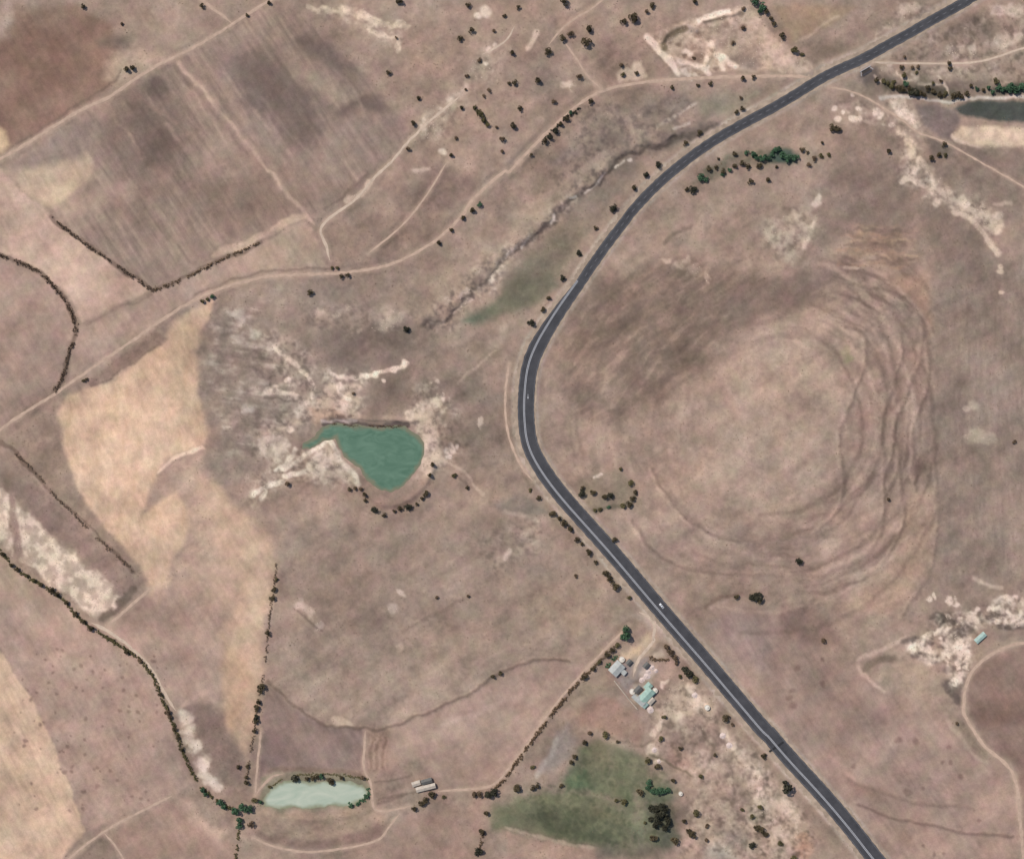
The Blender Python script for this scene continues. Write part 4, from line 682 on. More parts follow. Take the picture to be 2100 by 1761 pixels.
# chalk outcrops along the ridge track
for p, wd in ((T(1, 0, (430, 45), (520, 65), (620, 70)), 8), (T(1, 0, (650, 80), (760, 110), (860, 125)), 9), (T(1, 0, (840, 140), (1000, 165), (1100, 190)), 13), (T(1, 0, (930, 230), (1000, 260), (1050, 290)), 9), (T(1, 0, (1100, 180), (1180, 230)), 11), (T(1, 0, (1155, 330), (1165, 380)), 9), (T(1, 0, (1080, 295), (1140, 305)), 7)):
    stroke(p, wd, (208, 190, 166), 4, 0.85, 2, 0.35, 0.8)
poly(T(1, 0, (1260, 1060), (1340, 920), (1440, 860), (1520, 760), (1660, 680), (1560, 860), (1480, 960), (1460, 1100), (1320, 1090)), (186, 172, 152), 8, 0.75, 2, 0.5, chalk=0.7)
poly(T(1, 0, (1650, 640), (1720, 480), (1880, 350), (1950, 350), (1880, 600), (1800, 650)), (172, 156, 138), 14, 0.7, 2, 0.5, chalk=0.4)
blobs(TB(1, 0, (1550, 795, 28), (1480, 860, 18), (1350, 950, 22), (1910, 375, 20), (1860, 405, 24), (1830, 510, 20), (1490, 1195, 28), (1330, 1000, 26), (1820, 90, 40), (1760, 125, 26)), (214, 198, 180), 0.8, 0.85, 0.8)
stroke(T(1, 0, (720, 1580), (850, 1520), (910, 1430)), 11, (202, 182, 162), 4, 0.8, chalk=0.4); stroke(T(1, 0, (1260, 1340), (1370, 1325)), 7, (196, 174, 158), 4, 0.8)
stroke(T(1, 0, (560, 1640), (760, 1500), (900, 1350)), 5, (120, 104, 94), 4, 0.5)
# chalk bottom right outcrop
for b in ((350, 830, 62), (520, 870, 50), (650, 920, 78), (560, 810, 45), (640, 980, 40), (545, 710, 40), (700, 600, 45), (750, 560, 40), (890, 565, 48), (1060, 420, 55), (1030, 480, 30), (1240, 320, 75), (1310, 220, 45), (1080, 790, 75), (1000, 840, 65), (900, 910, 60), (850, 820, 45), (1070, 1070, 48), (1100, 1130, 36), (1190, 1030, 36), (1190, 1100, 30), (990, 1300, 42), (990, 1360, 38), (1620, 400, 42), (1640, 470, 26), (1560, 200, 50), (1640, 220, 40), (1740, 140, 60), (1860, 130, 75), (1940, 90, 40), (1800, 300, 40), (1900, 430, 90), (2000, 430, 90), (2020, 340, 70), (1730, 430, 40), (600, 115, 48), (700, 60, 40), (940, 125, 45), (1040, 160, 40), (1210, 850, 40), (1180, 930, 26), (920, 360, 40), (780, 700, 32), (1040, 680, 32)):
    blobs(QB(3330, 2220, 4.03, b), (216, 199, 182), 0.75, 0.85, 0.85, 2)
for p, wd in ((Q(3330, 2220, 4.03, (700, 380), (850, 420), (980, 440)), 18), (Q(3330, 2220, 4.03, (1150, 480), (1250, 560), (1100, 620), (900, 680)), 20), (Q(3330, 2220, 4.03, (380, 940), (560, 990), (760, 1000)), 13), (Q(3330, 2220, 4.03, (880, 1180), (980, 1160)), 14), (Q(3330, 2220, 4.03, (1380, 300), (1400, 420)), 9), (Q(3330, 2220, 4.03, (1700, 520), (2050, 520)), 12), (Q(3330, 2220, 4.03, (1140, 1200), (1170, 1380)), 10), (Q(3330, 2220, 4.03, (880, 1400), (1050, 1640)), 12), (Q(3330, 2220, 4.03, (230, 720), (400, 720)), 9)):
    stroke(p, wd, (112, 99, 92), 5, 0.8)
stroke(T(3, 2, (1690, 1180), (1800, 1240), (1930, 1260)), 6, (194, 174, 158), 4, 0.7)
# hill's southern knoll and pasture by the road
poly(T(3, 2, (250, 920), (350, 880), (500, 880), (580, 960), (540, 1060), (400, 1060), (330, 980)), (184, 160, 146), 8, 0.6); poly(T(3, 2, (380, 960), (480, 930), (500, 1020), (420, 1050)), (154, 132, 116), 8, 0.7)
poly(T(2, 2, (560, 420), (700, 360), (880, 340), (1000, 440), (1030, 540), (960, 640), (680, 660), (600, 580)), (146, 134, 116), 8, 0.8)
stroke(T(2, 2, (690, 400), (745, 365)), 4.5, (200, 184, 170), 2, 0.8)
stroke(T(2, 2, (690, 660), (800, 640), (930, 620), (1000, 570), (1020, 510)), 6, (108, 104, 86), 4, 0.7)
stroke(T(2, 2, (1560, 1420), (1680, 1330), (1850, 1330)), 7, (132, 108, 98), 4, 0.6); stroke(T(2, 2, (1600, 1430), (1720, 1370), (1850, 1340)), 6, (178, 154, 142), 4, 0.6)
# verges of the tarred road
rc = [tuple(v) for v in road_c[::4]]
rw = [tuple(v) for v in (road_w+nrm*7)[::4]]; re_ = [tuple(v) for v in (road_e-nrm*4)[::4]]
stroke(rw, 13, (176, 163, 148), 4, 0.85, 0, 0.25); stroke(re_, 8, (168, 156, 144), 4, 0.75, 0, 0.3)
rw2 = [tuple(v) for v in (road_w+nrm*24)[i_w1::4]]; stroke(rw2, 12, (138, 124, 108), 9, 0.5, 1, 0.4)
poly(T(2, 2, (1000, 1480), (1090, 1440), (1190, 1540), (1300, 1680), (1400, 1760)) + T(2, 3, (1350, 200), (1270, 60), (1180, 0)), (178, 164, 150), 8, 0.7)
erode(T(1, 1, (560, 1230), (900, 1240), (880, 1480), (840, 1640), (500, 1640), (250, 1760)) + T(1, 2, (20, 260), (-60, 60)) + T(1, 1, (100, 1640), (380, 1480)), amt=0.8)
erode(T(1, 2, (560, 110), (680, 200), (830, 470), (700, 480), (420, 420), (0, 580), (-40, 380), (100, 280), (380, 200)), amt=0.9, lo=0.6)
erode(T(1, 1, (1300, 1350), (1560, 1380), (1620, 1700)) + T(1, 2, (1700, 150), (1500, 320), (1340, 380), (1360, 100)) + T(1, 1, (1200, 1640)), amt=0.75)
erode(T(1, 1, (400, 700), (900, 720), (1250, 760), (1300, 1000), (900, 1000), (450, 900)), (190, 174, 158), amt=0.5, dk=0.3, R=R34)
erode(T(1, 1, (60, 900), (500, 1100), (520, 1420), (300, 1500), (0, 1350)), amt=0.6)
erode(T(2, 0, (500, 850), (1250, 760), (1500, 850), (1300, 1050), (900, 1230), (500, 1500), (300, 1500), (500, 1250)), (178, 162, 144), (118, 106, 100), 0.5, 0.6, 20, R=R34)
erode(T(1, 1, (1450, 700), (1750, 420), (2096, 180)) + T(2, 0, (350, 1650), (700, 1300), (850, 1330), (550, 1640)) + T(2, 1, (150, 300)) + T(1, 1, (1800, 700), (1600, 860), (1400, 960)), (200, 186, 172), (108, 98, 94), 0.7, 0.6, 12)
erode(T(3, 0, (560, 800), (1000, 760), (1300, 900), (1280, 1250), (1420, 1450), (1100, 1480), (1050, 1050), (700, 980)), amt=0.6, dk=0.4, lo=0.68)
erode(fan, (206, 190, 170), (124, 110, 98), 0.8, 0.6, 12, 0.55, 0.8)
erode(T(3, 0, (900, 330), (1100, 30), (1500, 20), (1560, 60), (1080, 280)), (208, 190, 172), amt=0.6, dk=0.35)
erode(T(3, 0, (1000, 420), (1600, 160), (2096, 20)) + [(2150, 30), (2150, 190)] + T(3, 0, (1800, 640), (1000, 640)), (196, 180, 164), (118, 106, 94), 0.6, 0.55, 14)
erode(T(2, 3, (1100, 600), (1350, 360), (1560, 420), (1800, 760), (2096, 1100), (2096, 1760), (1350, 1760), (1500, 1200), (1250, 1000)), (204, 186, 168), (118, 104, 92), 0.65, 0.55, 18, 0.6)
erode(T(3, 3, (-40, 900), (130, 1060), (360, 1330), (460, 1600), (380, 1760), (-40, 1760)), (212, 192, 176), (112, 102, 88), 0.7, 0.6, 12, 0.6)
erode(Q(3330, 2220, 4.03, (250, 780), (560, 640), (700, 350), (1150, 250), (1500, 120), (2100, 0), (2200, 520), (1700, 560), (1500, 480), (1250, 900), (1230, 1200), (950, 1450), (850, 1100), (400, 1000)), (222, 206, 188), (102, 91, 85), 0.9, 0.65, 10, 0.6, 0.8)
erode(T(1, 2, (1700, 900), (2096, 720)) + T(2, 2, (250, 740), (280, 950), (0, 1100)) + T(1, 2, (1900, 1180)), (186, 168, 152), amt=0.55, dk=0.4, R=R34)
erode(T(3, 1, (40, 240), (80, 60), (300, -60), (500, 0), (400, 280), (150, 380)), (190, 178, 160), amt=0.6, dk=0.3)
erode(T(1, 0, (400, 20), (700, 60), (1150, 150), (1230, 330), (1100, 400), (900, 270), (600, 120)), (214, 198, 176), amt=0.75, dk=0.2, lo=0.55)
erode(T(1, 0, (1220, 1120), (1330, 900), (1560, 720), (1720, 480), (1980, 280), (2060, 360), (1900, 600), (1500, 1100)), (204, 188, 170), amt=0.6, dk=0.25)
poly(T(2, 0, (1480, 1440), (1560, 1310), (1850, 1180), (2090, 1180)) + T(3, 0, (200, 1150), (330, 1190), (300, 1290), (0, 1300)) + T(2, 0, (1800, 1320), (1650, 1400)), (98, 104, 86), 9, 0.7, 2, 0.5)
poly(T(3, 0, (60, 1230), (150, 1170), (270, 1180), (320, 1230), (270, 1285), (120, 1280)), (70, 98, 88), 7, 0.85)
# soft halo under the dirt tracks
for n, p, w_ in TRACKS: stroke(p, w_+1, (182, 160, 142), 5, 0.6, 0, 0.2)
stroke(gully[:3], 10, (100, 92, 86), 6, 0.5, 1)

# overall mottling: soft light/dark and faint warm/green drift
SK = streak(58, 7, 9, 33); SK2 = streak(-35, 5, 26, 34)
soil = 1-0.5*np.clip(CHALK, 0, 1)
m = 1 + (1-0.6*NOSCRUB)*((N5-0.5)*0.09+(N8-0.5)*0.15+(N20-0.5)*0.24) + (N20-0.5)*0.08 + (N60-0.5)*0.52 + (N200-0.5)*0.46 + (SK-0.5)*0.22*NOSCRUB + (SK2-0.5)*0.30*(1-NOSCRUB)
C *= (1+(m-1)*soil)[..., None]
ch = fbm(GX, GY, 40, 3, 55)-0.5; ch2 = fbm(GX, GY, 26, 3, 56)-0.5; ch3 = fbm(GX, GY, 120, 3, 57)-0.5
C[..., 0] *= 1+0.18*ch+0.08*ch3; C[..., 1] *= 1+0.08*ch2-0.06*ch; C[..., 2] *= 1-0.10*ch2+0.03*ch-0.08*ch3
fr_ = C[(GX > 0) & (GX < 2100) & (GY > 0) & (GY < 1760)]; mu_ = np.exp(np.log(np.maximum(fr_, 1e-3)).mean(0))
print('mean soil', mu_)
lum_ = C @ np.array([0.3, 0.55, 0.15]); C *= ((lum_/(mu_ @ np.array([0.3, 0.55, 0.15])))**0.28)[..., None]
C[:] = C*0.9+0.1*lum_[..., None]*mu_/(mu_ @ np.array([0.3, 0.55, 0.15]))
C = np.clip(C, 0.01, 0.85)

# ------------------------------------------------------------------ materials
def nodes(name):
    m = bpy.data.materials.new(name); m.use_nodes = True
    return m, m.node_tree.nodes, m.node_tree.links, m.node_tree.nodes['Principled BSDF']
def mat(name, col, rough=0.9, var=0.25, scale=0.6, obj_var=0.0, metal=0.0, bump=0.0, spec=0.3):
    """plain procedural surface: base colour with noise and optional per-object shift"""
    m, n, l, b = nodes(name)
    tc = n.new('ShaderNodeTexCoord'); nz = n.new('ShaderNodeTexNoise'); nz.inputs['Scale'].default_value = scale; nz.inputs['Detail'].default_value = 4
    l.new(tc.outputs['Object'], nz.inputs['Vector'])
    mp = n.new('ShaderNodeMapRange'); mp.inputs[1].default_value = 0.25; mp.inputs[2].default_value = 0.75; mp.inputs[3].default_value = 1-var; mp.inputs[4].default_value = 1+var
    l.new(nz.outputs['Fac'], mp.inputs[0]); val = mp.outputs[0]
    if obj_var:
        oi = n.new('ShaderNodeObjectInfo'); m2 = n.new('ShaderNodeMapRange'); m2.inputs[3].default_value = 1-obj_var; m2.inputs[4].default_value = 1+obj_var
        l.new(oi.outputs['Random'], m2.inputs[0]); mu = n.new('ShaderNodeMath'); mu.operation = 'MULTIPLY'; l.new(val, mu.inputs[0]); l.new(m2.outputs[0], mu.inputs[1]); val = mu.outputs[0]
    vm = n.new('ShaderNodeVectorMath'); vm.operation = 'SCALE'; vm.inputs[0].default_value = col; l.new(val, vm.inputs['Scale']); l.new(vm.outputs[0], b.inputs['Base Color'])
    b.inputs['Roughness'].default_value = rough; b.inputs['Metallic'].default_value = metal; b.inputs['Specular IOR Level'].default_value = spec
    if bump:
        bp = n.new('ShaderNodeBump'); bp.inputs['Strength'].default_value = bump; bp.inputs['Distance'].default_value = 0.2
        l.new(nz.outputs['Fac'], bp.inputs['Height']); l.new(bp.outputs[0], b.inputs['Normal'])
    return m
def A(c): return tuple(float(v) for v in lin(c)*ALB)

def ground_mat():
    m, n, l, b = nodes('ground_soil')
    at = n.new('ShaderNodeAttribute'); at.attribute_name = 'soil'
    tc = n.new('ShaderNodeTexCoord')
    def nz(sc, det=5):
        t = n.new('ShaderNodeTexNoise'); t.inputs['Scale'].default_value = sc; t.inputs['Detail'].default_value = det; l.new(tc.outputs['Object'], t.inputs['Vector']); return t.outputs['Fac']
    f1 = nz(0.22); f2 = nz(0.9, 3)
    ad = n.new('ShaderNodeMath'); ad.operation = 'ADD'; l.new(f1, ad.inputs[0]); l.new(f2, ad.inputs[1])
    mp = n.new('ShaderNodeMapRange'); mp.inputs[1].default_value = 0.7; mp.inputs[2].default_value = 1.3; mp.inputs[3].default_value = 0.89; mp.inputs[4].default_value = 1.11; l.new(ad.outputs[0], mp.inputs[0])
    vm = n.new('ShaderNodeVectorMath'); vm.operation = 'SCALE'; l.new(at.outputs['Color'], vm.inputs[0]); l.new(mp.outputs[0], vm.inputs['Scale']); l.new(vm.outputs[0], b.inputs['Base Color'])
    bp = n.new('ShaderNodeBump'); bp.inputs['Strength'].default_value = 0.5; bp.inputs['Distance'].default_value = 0.5; l.new(f1, bp.inputs['Height']); l.new(bp.outputs[0], b.inputs['Normal'])
    b.inputs['Roughness'].default_value = 0.95; b.inputs['Specular IOR Level'].default_value = 0.15
    return m
def water_mat(name, c1, c2, shore, rough, scale, stretch):
    m, n, l, b = nodes(name)
    tc = n.new('ShaderNodeTexCoord'); mpn = n.new('ShaderNodeMapping'); mpn.inputs['Scale'].default_value = stretch; l.new(tc.outputs['Object'], mpn.inputs['Vector'])
    t = n.new('ShaderNodeTexNoise'); t.inputs['Scale'].default_value = scale; t.inputs['Detail'].default_value = 7; t.inputs['Distortion'].default_value = 1.6; l.new(mpn.outputs[0], t.inputs['Vector'])
    r = n.new('ShaderNodeValToRGB'); r.color_ramp.elements[0].position = 0.32; r.color_ramp.elements[1].position = 0.68; r.color_ramp.elements[0].color = (*c1, 1); r.color_ramp.elements[1].color = (*c2, 1)
    l.new(t.outputs['Fac'], r.inputs[0])
    dp = n.new('ShaderNodeAttribute'); dp.attribute_name = 'depth'; t3 = n.new('ShaderNodeTexNoise'); t3.inputs['Scale'].default_value = 0.09; t3.inputs['Detail'].default_value = 5; l.new(tc.outputs['Object'], t3.inputs['Vector'])
    ad = n.new('ShaderNodeMath'); ad.operation = 'MULTIPLY_ADD'; ad.inputs[1].default_value = 0.6; ad.inputs[2].default_value = -0.28; l.new(t3.outputs['Fac'], ad.inputs[0])
    a2 = n.new('ShaderNodeMath'); a2.operation = 'ADD'; l.new(dp.outputs['Fac'], a2.inputs[0]); l.new(ad.outputs[0], a2.inputs[1])
    mr = n.new('ShaderNodeMapRange'); mr.interpolation_type = 'SMOOTHSTEP'; mr.inputs[1].default_value = 0.0; mr.inputs[2].default_value = 0.42; l.new(a2.outputs[0], mr.inputs[0])
    mx = n.new('ShaderNodeMix'); mx.data_type = 'RGBA'; mx.inputs[6].default_value = (*shore, 1); l.new(mr.outputs[0], mx.inputs[0]); l.new(r.outputs[0], mx.inputs[7]); l.new(mx.outputs[2], b.inputs['Base Color'])
    b.inputs['Roughness'].default_value = rough; b.inputs['IOR'].default_value = 1.33
    t2 = n.new('ShaderNodeTexNoise'); t2.inputs['Scale'].default_value = 1.3; l.new(tc.outputs['Object'], t2.inputs['Vector']); bp = n.new('ShaderNodeBump'); bp.inputs['Strength'].default_value = 0.05; bp.inputs['Distance'].default_value = 0.1; l.new(t2.outputs['Fac'], bp.inputs['Height']); l.new(bp.outputs[0], b.inputs['Normal'])
    return m

# ------------------------------------------------------------------ world positions and mesh helpers
def W(x, y, up=0.0, z=None):
    h = float(hgt(x, y)[0]) if z is None else z
    k = S*(1-h/HC)
    return Vector(((x-CX)*k, -(y-CY)*k, h+up))
def link(name, me, parent=None, m=None):
    o = bpy.data.objects.new(name, me); COL.objects.link(o)
    if parent: o.parent = parent
    if m and me is not None and not me.materials: me.materials.append(m)
    return o
def tag(o, label, cat, group=None, kind=None):
    if label: o['label'] = label
    if cat: o['category'] = cat
    if group: o['group'] = group
    if kind: o['kind'] = kind
    return o
def empty(name, loc, rz=0.0, sc=None):
    o = link(name, None); o.location = loc; o.rotation_euler = (0, 0, rz); o.empty_display_size = 0.5
    if sc: o.scale = sc
    return o
def mesh_np(name, V, F, smooth=False):
    me = bpy.data.meshes.new(name); V = np.asarray(V, np.float32); F = np.asarray(F, np.int32); k = F.shape[1]
    me.vertices.add(len(V)); me.vertices.foreach_set('co', V.ravel()); me.loops.add(F.size); me.loops.foreach_set('vertex_index', F.ravel())
    me.polygons.add(len(F)); me.polygons.foreach_set('loop_start', np.arange(0, F.size, k, dtype=np.int32)); me.update(calc_edges=True)
    if smooth: me.shade_smooth()
    return me
class MB:
    def __init__(s): s.v = []; s.f = []
    def add(s, v, f):
        o = len(s.v); s.v += [tuple(p) for p in v]; s.f += [tuple(i+o for i in q) for q in f]; return s
    def box(s, cx, cy, cz, sx, sy, sz, rz=0.0, taper=1.0):
        c, n = math.cos(rz), math.sin(rz); v = []
        for z, t in ((-1, 1.0), (1, taper)):
            for x, y in ((-1, -1), (1, -1), (1, 1), (-1, 1)):
                px, py = x*sx/2*t, y*sy/2*t; v.append((cx+px*c-py*n, cy+px*n+py*c, cz+z*sz/2))
        return s.add(v, [(3, 2, 1, 0), (4, 5, 6, 7), (0, 1, 5, 4), (1, 2, 6, 5), (2, 3, 7, 6), (3, 0, 4, 7)])
    def tube(s, a, b, ra, rb, n=7):
        a, b = Vector(a), Vector(b); q = (b-a).to_track_quat('Z', 'Y'); v = []
        for p, r in ((a, ra), (b, rb)):
            for i in range(n): v.append(p+q @ Vector((r*math.cos(2*math.pi*i/n), r*math.sin(2*math.pi*i/n), 0)))
        f = [(i, (i+1) % n, n+(i+1) % n, n+i) for i in range(n)]+[tuple(range(n-1, -1, -1)), tuple(range(n, 2*n))]
        return s.add(v, f)
    def mesh(s, name, smooth=False):
        me = bpy.data.meshes.new(name); me.from_pydata(s.v, [], s.f); me.update()
        if smooth: me.shade_smooth()
        return me
    def build(s, name, m, parent=None, smooth=False):
        return link(name, s.mesh(name, smooth), parent, m)

# ------------------------------------------------------------------ the ground sheet
print('ground mesh')
K = S*(1-HT/HC)
V = np.stack([(GX-CX)*K, -(GY-CY)*K, HT], -1).reshape(-1, 3)
j, i = np.meshgrid(np.arange(NY-1), np.arange(NX-1), indexing='ij'); a0 = (j*NX+i).ravel()
F = np.stack([a0, a0+NX, a0+NX+1, a0+1], -1)
gme = mesh_np('ground', V, F, True)
ca = gme.attributes.new('soil', 'FLOAT_COLOR', 'POINT')
ca.data.foreach_set('color', np.concatenate([C*ALB, np.ones((NY, NX, 1))], -1).astype(np.float32).ravel())
ground = link('ground', gme, None, ground_mat()); tag(ground, 'dry tan fields and pasture with bare soil and pale chalk', None, None, 'structure')

# ------------------------------------------------------------------ water
def pond_sheet(name, pts, lvl, m, label):
    w, d = poly_sd(pts, 20, 1); ok = d < 9; ny, nx = d.shape; idx = np.cumsum(ok.ravel()).reshape(ok.shape)-1
    cell = ok[:-1, :-1] & ok[1:, :-1] & ok[:-1, 1:] & ok[1:, 1:]; jj, ii = np.nonzero(cell)
    F = np.stack([idx[jj, ii], idx[jj+1, ii], idx[jj+1, ii+1], idx[jj, ii+1]], -1); k = S*(1-lvl/HC)
    V = np.c_[(GX[w][ok]-CX)*k, -(GY[w][ok]-CY)*k, np.full(int(ok.sum()), lvl)]; me = mesh_np(name, V, F, True)
    at_ = me.attributes.new('depth', 'FLOAT', 'POINT'); at_.data.foreach_set('value', np.clip((lvl-HT[w][ok])/1.8, 0, 1).astype(np.float32))
    o = link(name, me, None, m); tag(o, label, None, None, 'structure'); return o
pond_sheet('pond', dam1, lvl1, water_mat('green_water', A((84, 117, 98)), A((104, 136, 116)), A((126, 126, 104)), 0.25, 0.06, (1.0, 1.7, 1)), 'deep green farm dam with chalky west shore')
pond_sheet('pond', dam2, lvl2, water_mat('milky_water', A((170, 186, 168)), A((190, 200, 182)), A((140, 144, 118)), 0.3, 0.05, (0.8, 1.8, 1)), 'pale milky oval farm dam beside the bottom hedge')

# ------------------------------------------------------------------ roads and tracks
def ribbon(name, left, right, m, lift, label, ncross=4, kind='structure', parent=None):
    n = len(left); u = np.linspace(0, 1, ncross+1); P = left[:, None, :]*(1-u[None, :, None])+right[:, None, :]*u[None, :, None]
    h = hgt(P[..., 0].ravel(), P[..., 1].ravel()).reshape(P.shape[:2])+lift; k = S*(1-h/HC)
    V = np.stack([(P[..., 0]-CX)*k, -(P[..., 1]-CY)*k, h], -1).reshape(-1, 3)
    j, i = np.meshgrid(np.arange(n-1), np.arange(ncross), indexing='ij'); a0 = (j*(ncross+1)+i).ravel(); F = np.stack([a0, a0+1, a0+ncross+2, a0+ncross+1], -1)
    me = mesh_np(name, V, F, True)
    if len(me.polygons) and me.polygons[len(me.polygons)//2].normal.z < 0: me.flip_normals()
    o = link(name, me, parent, m)
    if parent is None: tag(o, label, None, None, kind)
    return o
def along(pts, off_a, off_b):
    t = np.gradient(pts, axis=0); t /= np.hypot(*t.T)[:, None]; nn = np.c_[-t[:, 1], t[:, 0]]
    return pts+nn*np.asarray(off_a).reshape(-1, 1), pts+nn*np.asarray(off_b).reshape(-1, 1)
def asphalt_mat():
    m, n, l, b = nodes('asphalt'); tc = n.new('ShaderNodeTexCoord')
    t = n.new('ShaderNodeTexNoise'); t.inputs['Scale'].default_value = 0.12; t.inputs['Detail'].default_value = 6; l.new(tc.outputs['Object'], t.inputs['Vector'])
    t2 = n.new('ShaderNodeTexNoise'); t2.inputs['Scale'].default_value = 1.6; t2.inputs['Detail'].default_value = 4; l.new(tc.outputs['Object'], t2.inputs['Vector'])
    ad = n.new('ShaderNodeMath'); ad.operation = 'ADD'; l.new(t.outputs['Fac'], ad.inputs[0]); l.new(t2.outputs['Fac'], ad.inputs[1])
    r = n.new('ShaderNodeValToRGB'); mp = n.new('ShaderNodeMapRange'); mp.inputs[1].default_value = 0.65; mp.inputs[2].default_value = 1.35; l.new(ad.outputs[0], mp.inputs[0]); l.new(mp.outputs[0], r.inputs[0])
    r.color_ramp.elements[0].color = (*A((47, 48, 53)), 1); r.color_ramp.elements[1].color = (*A((78, 79, 83)), 1); l.new(r.outputs[0], b.inputs['Base Color']); b.inputs['Roughness'].default_value = 0.85
    return m
M_ASPH = asphalt_mat()
M_LINE = mat('road_paint', A((186, 190, 194)), 0.7, 0.18, 0.8); M_WORN = mat('worn_median_paint', A((122, 125, 130)), 0.8, 0.2, 0.5); M_PATCH = mat('fresh_asphalt', A((44, 45, 48)), 0.85, 0.2, 1.0)
M_GRAVEL = mat('gravel_verge', A((168, 152, 134)), 0.95, 0.32, 0.16, bump=0.3)
# densify the road edge
dense = np.arange(0, arc[-1], 2.0); RE = np.c_[np.interp(dense, arc, road_e[:, 0]), np.interp(dense, arc, road_e[:, 1])]
RN = np.c_[np.interp(dense, arc, nrm[:, 0]), np.interp(dense, arc, nrm[:, 1])]; RWd = np.interp(dense, arc, road_wd)
def rr(off_a, off_b): return RE+RN*np.asarray(off_a).reshape(-1, 1), RE+RN*np.asarray(off_b).reshape(-1, 1)
jit = lambda s, a: (fbm(dense, dense*0+s, 9, 3, 900+s)-0.5)*a
ribbon('gravel_verge', *rr(-(4.5+jit(1, 11)), 1.0+0*dense), M_GRAVEL, 0.10, 'pale gravel verge along the outer side of the tarred road', 4)
ribbon('gravel_verge', *rr(RWd-1.0, RWd+8.5+jit(2, 15)), M_GRAVEL, 0.10, 'pale gravel verge along the inner side of the tarred road', 6)
road = ribbon('road', *rr(jit(3, 2.2), RWd+jit(4, 2.2)), M_ASPH, 0.16, 'dark tarred main road curving between the fields', 12)
k0 = int(np.argmin(np.hypot(RE[:, 0]-1185, RE[:, 1]-575)))
off_c = np.interp(np.arange(len(dense)), [k0, k0+70, len(dense)-1], [17.5, 20.6, 20.8])
cl = (RE+RN*off_c[:, None])[k0:]
def paint(name, pts, a, b, m, lift): return ribbon(name, *along(pts, np.full(len(pts), a), np.full(len(pts), b)), m, lift, None, 1, parent=road)
paint('median_strip', cl, -1.9, 1.9, M_WORN, 0.20)
paint('centre_line', cl, -1.7, -1.0, M_LINE, 0.23); paint('centre_line', cl, 1.0, 1.7, M_LINE, 0.23)
L_, R_ = rr(1.6+0*dense, 2.1+0*dense); ribbon('edge_line', L_, R_, M_WORN, 0.20, None, 1, parent=road)
L_, R_ = rr(RWd-2.1, RWd-1.6); ribbon('edge_line', L_, R_, M_WORN, 0.20, None, 1, parent=road)
mid = RE+RN*(RWd*0.5)[:, None]
for kk in range(4, k0-8, 9):
    s = mid[kk:kk+5]; paint('lane_dash', s, -0.35, 0.35, M_WORN, 0.20)
for (zx, zy) in ((150, 890), (120, 905), (175, 865)): pass
seam = np.array(T(3, 3, (92, 915), (205, 838))); paint('asphalt_patch', resample([tuple(v) for v in seam], 2.0), -2.2, 2.2, M_PATCH, 0.19)
ar = T(2, 1, (150, 1440))[0]                                        # turning arrow on the right-hand lane
arv = [(0, -5), (0.8, -5), (0.8, 1), (2.2, 1), (0.4, 5), (-1.4, 1), (0, 1)]
me = bpy.data.meshes.new('arrow'); me.from_pydata([W(ar[0]+4+x, ar[1]+y, 0.21) for x, y in arv], [], [(0, 1, 2, 6), (5, 6, 2, 3, 4)]); me.update()
if me.polygons[0].normal.z < 0: me.flip_normals()
link('turn_arrow', me, road, M_LINE)
M_TRACK = mat('dirt_track', A((190, 167, 148)), 0.95, 0.16, 0.25, bump=0.2)
M_TRACK2 = mat('pale_dirt_track', A((202, 184, 164)), 0.95, 0.16, 0.25, bump=0.2)
TL = dict(main='long dirt farm track running under the upper fields to the tarred road', nw='dirt track across the upper left fields', nw2='short dirt branch at the upper left track fork',
          ridge='pale dirt track climbing the chalk ridge', top='faint pale path over the upper pasture', spur='dirt spur leading to the top edge', link='thin path from the spur down to the farm track',
          field='faint field path left of the valley', sw='dirt track beside the lower left hedge', cut='dirt track at the end of the chalk strip', bot='dirt track at the bottom left corner', bot2='narrow track branching at the bottom left',
          v='dirt track along the tree line above the milky dam', dam2='track round the milky dam head', dam2e='pinkish track passing the right end of the milky dam', loop='curved track under the milky dam', farm='farm lane along the diagonal hedge',
          yard='sandy farmyard entrance from the tarred road', east='winding dirt track in the lower right field', ne='gravel side road joining at the top right', verge='pale verge track on the inner side of the road bend', ne2='twin wheel track below the river corner')
for q, (n, p, w_) in enumerate(TRACKS):
    pp = resample(p, 2.5); t = np.arange(len(pp)); ja = (fbm(t, t*0+q, 7, 3, 700+q)-0.5)*w_*0.55; jb = (fbm(t, t*0+q, 7, 3, 800+q)-0.5)*w_*0.55
    taper = np.clip(np.minimum(t, t[::-1])/6.0, 0.25, 1)
    ribbon('dirt_track', *along(pp, -(w_*0.38+ja)*taper, (w_*0.38+jb)*taper), M_TRACK2 if n in ('ridge', 'top', 'sw', 'yard', 'ne') else M_TRACK, 0.10, TL[n], 3)
print('base done')

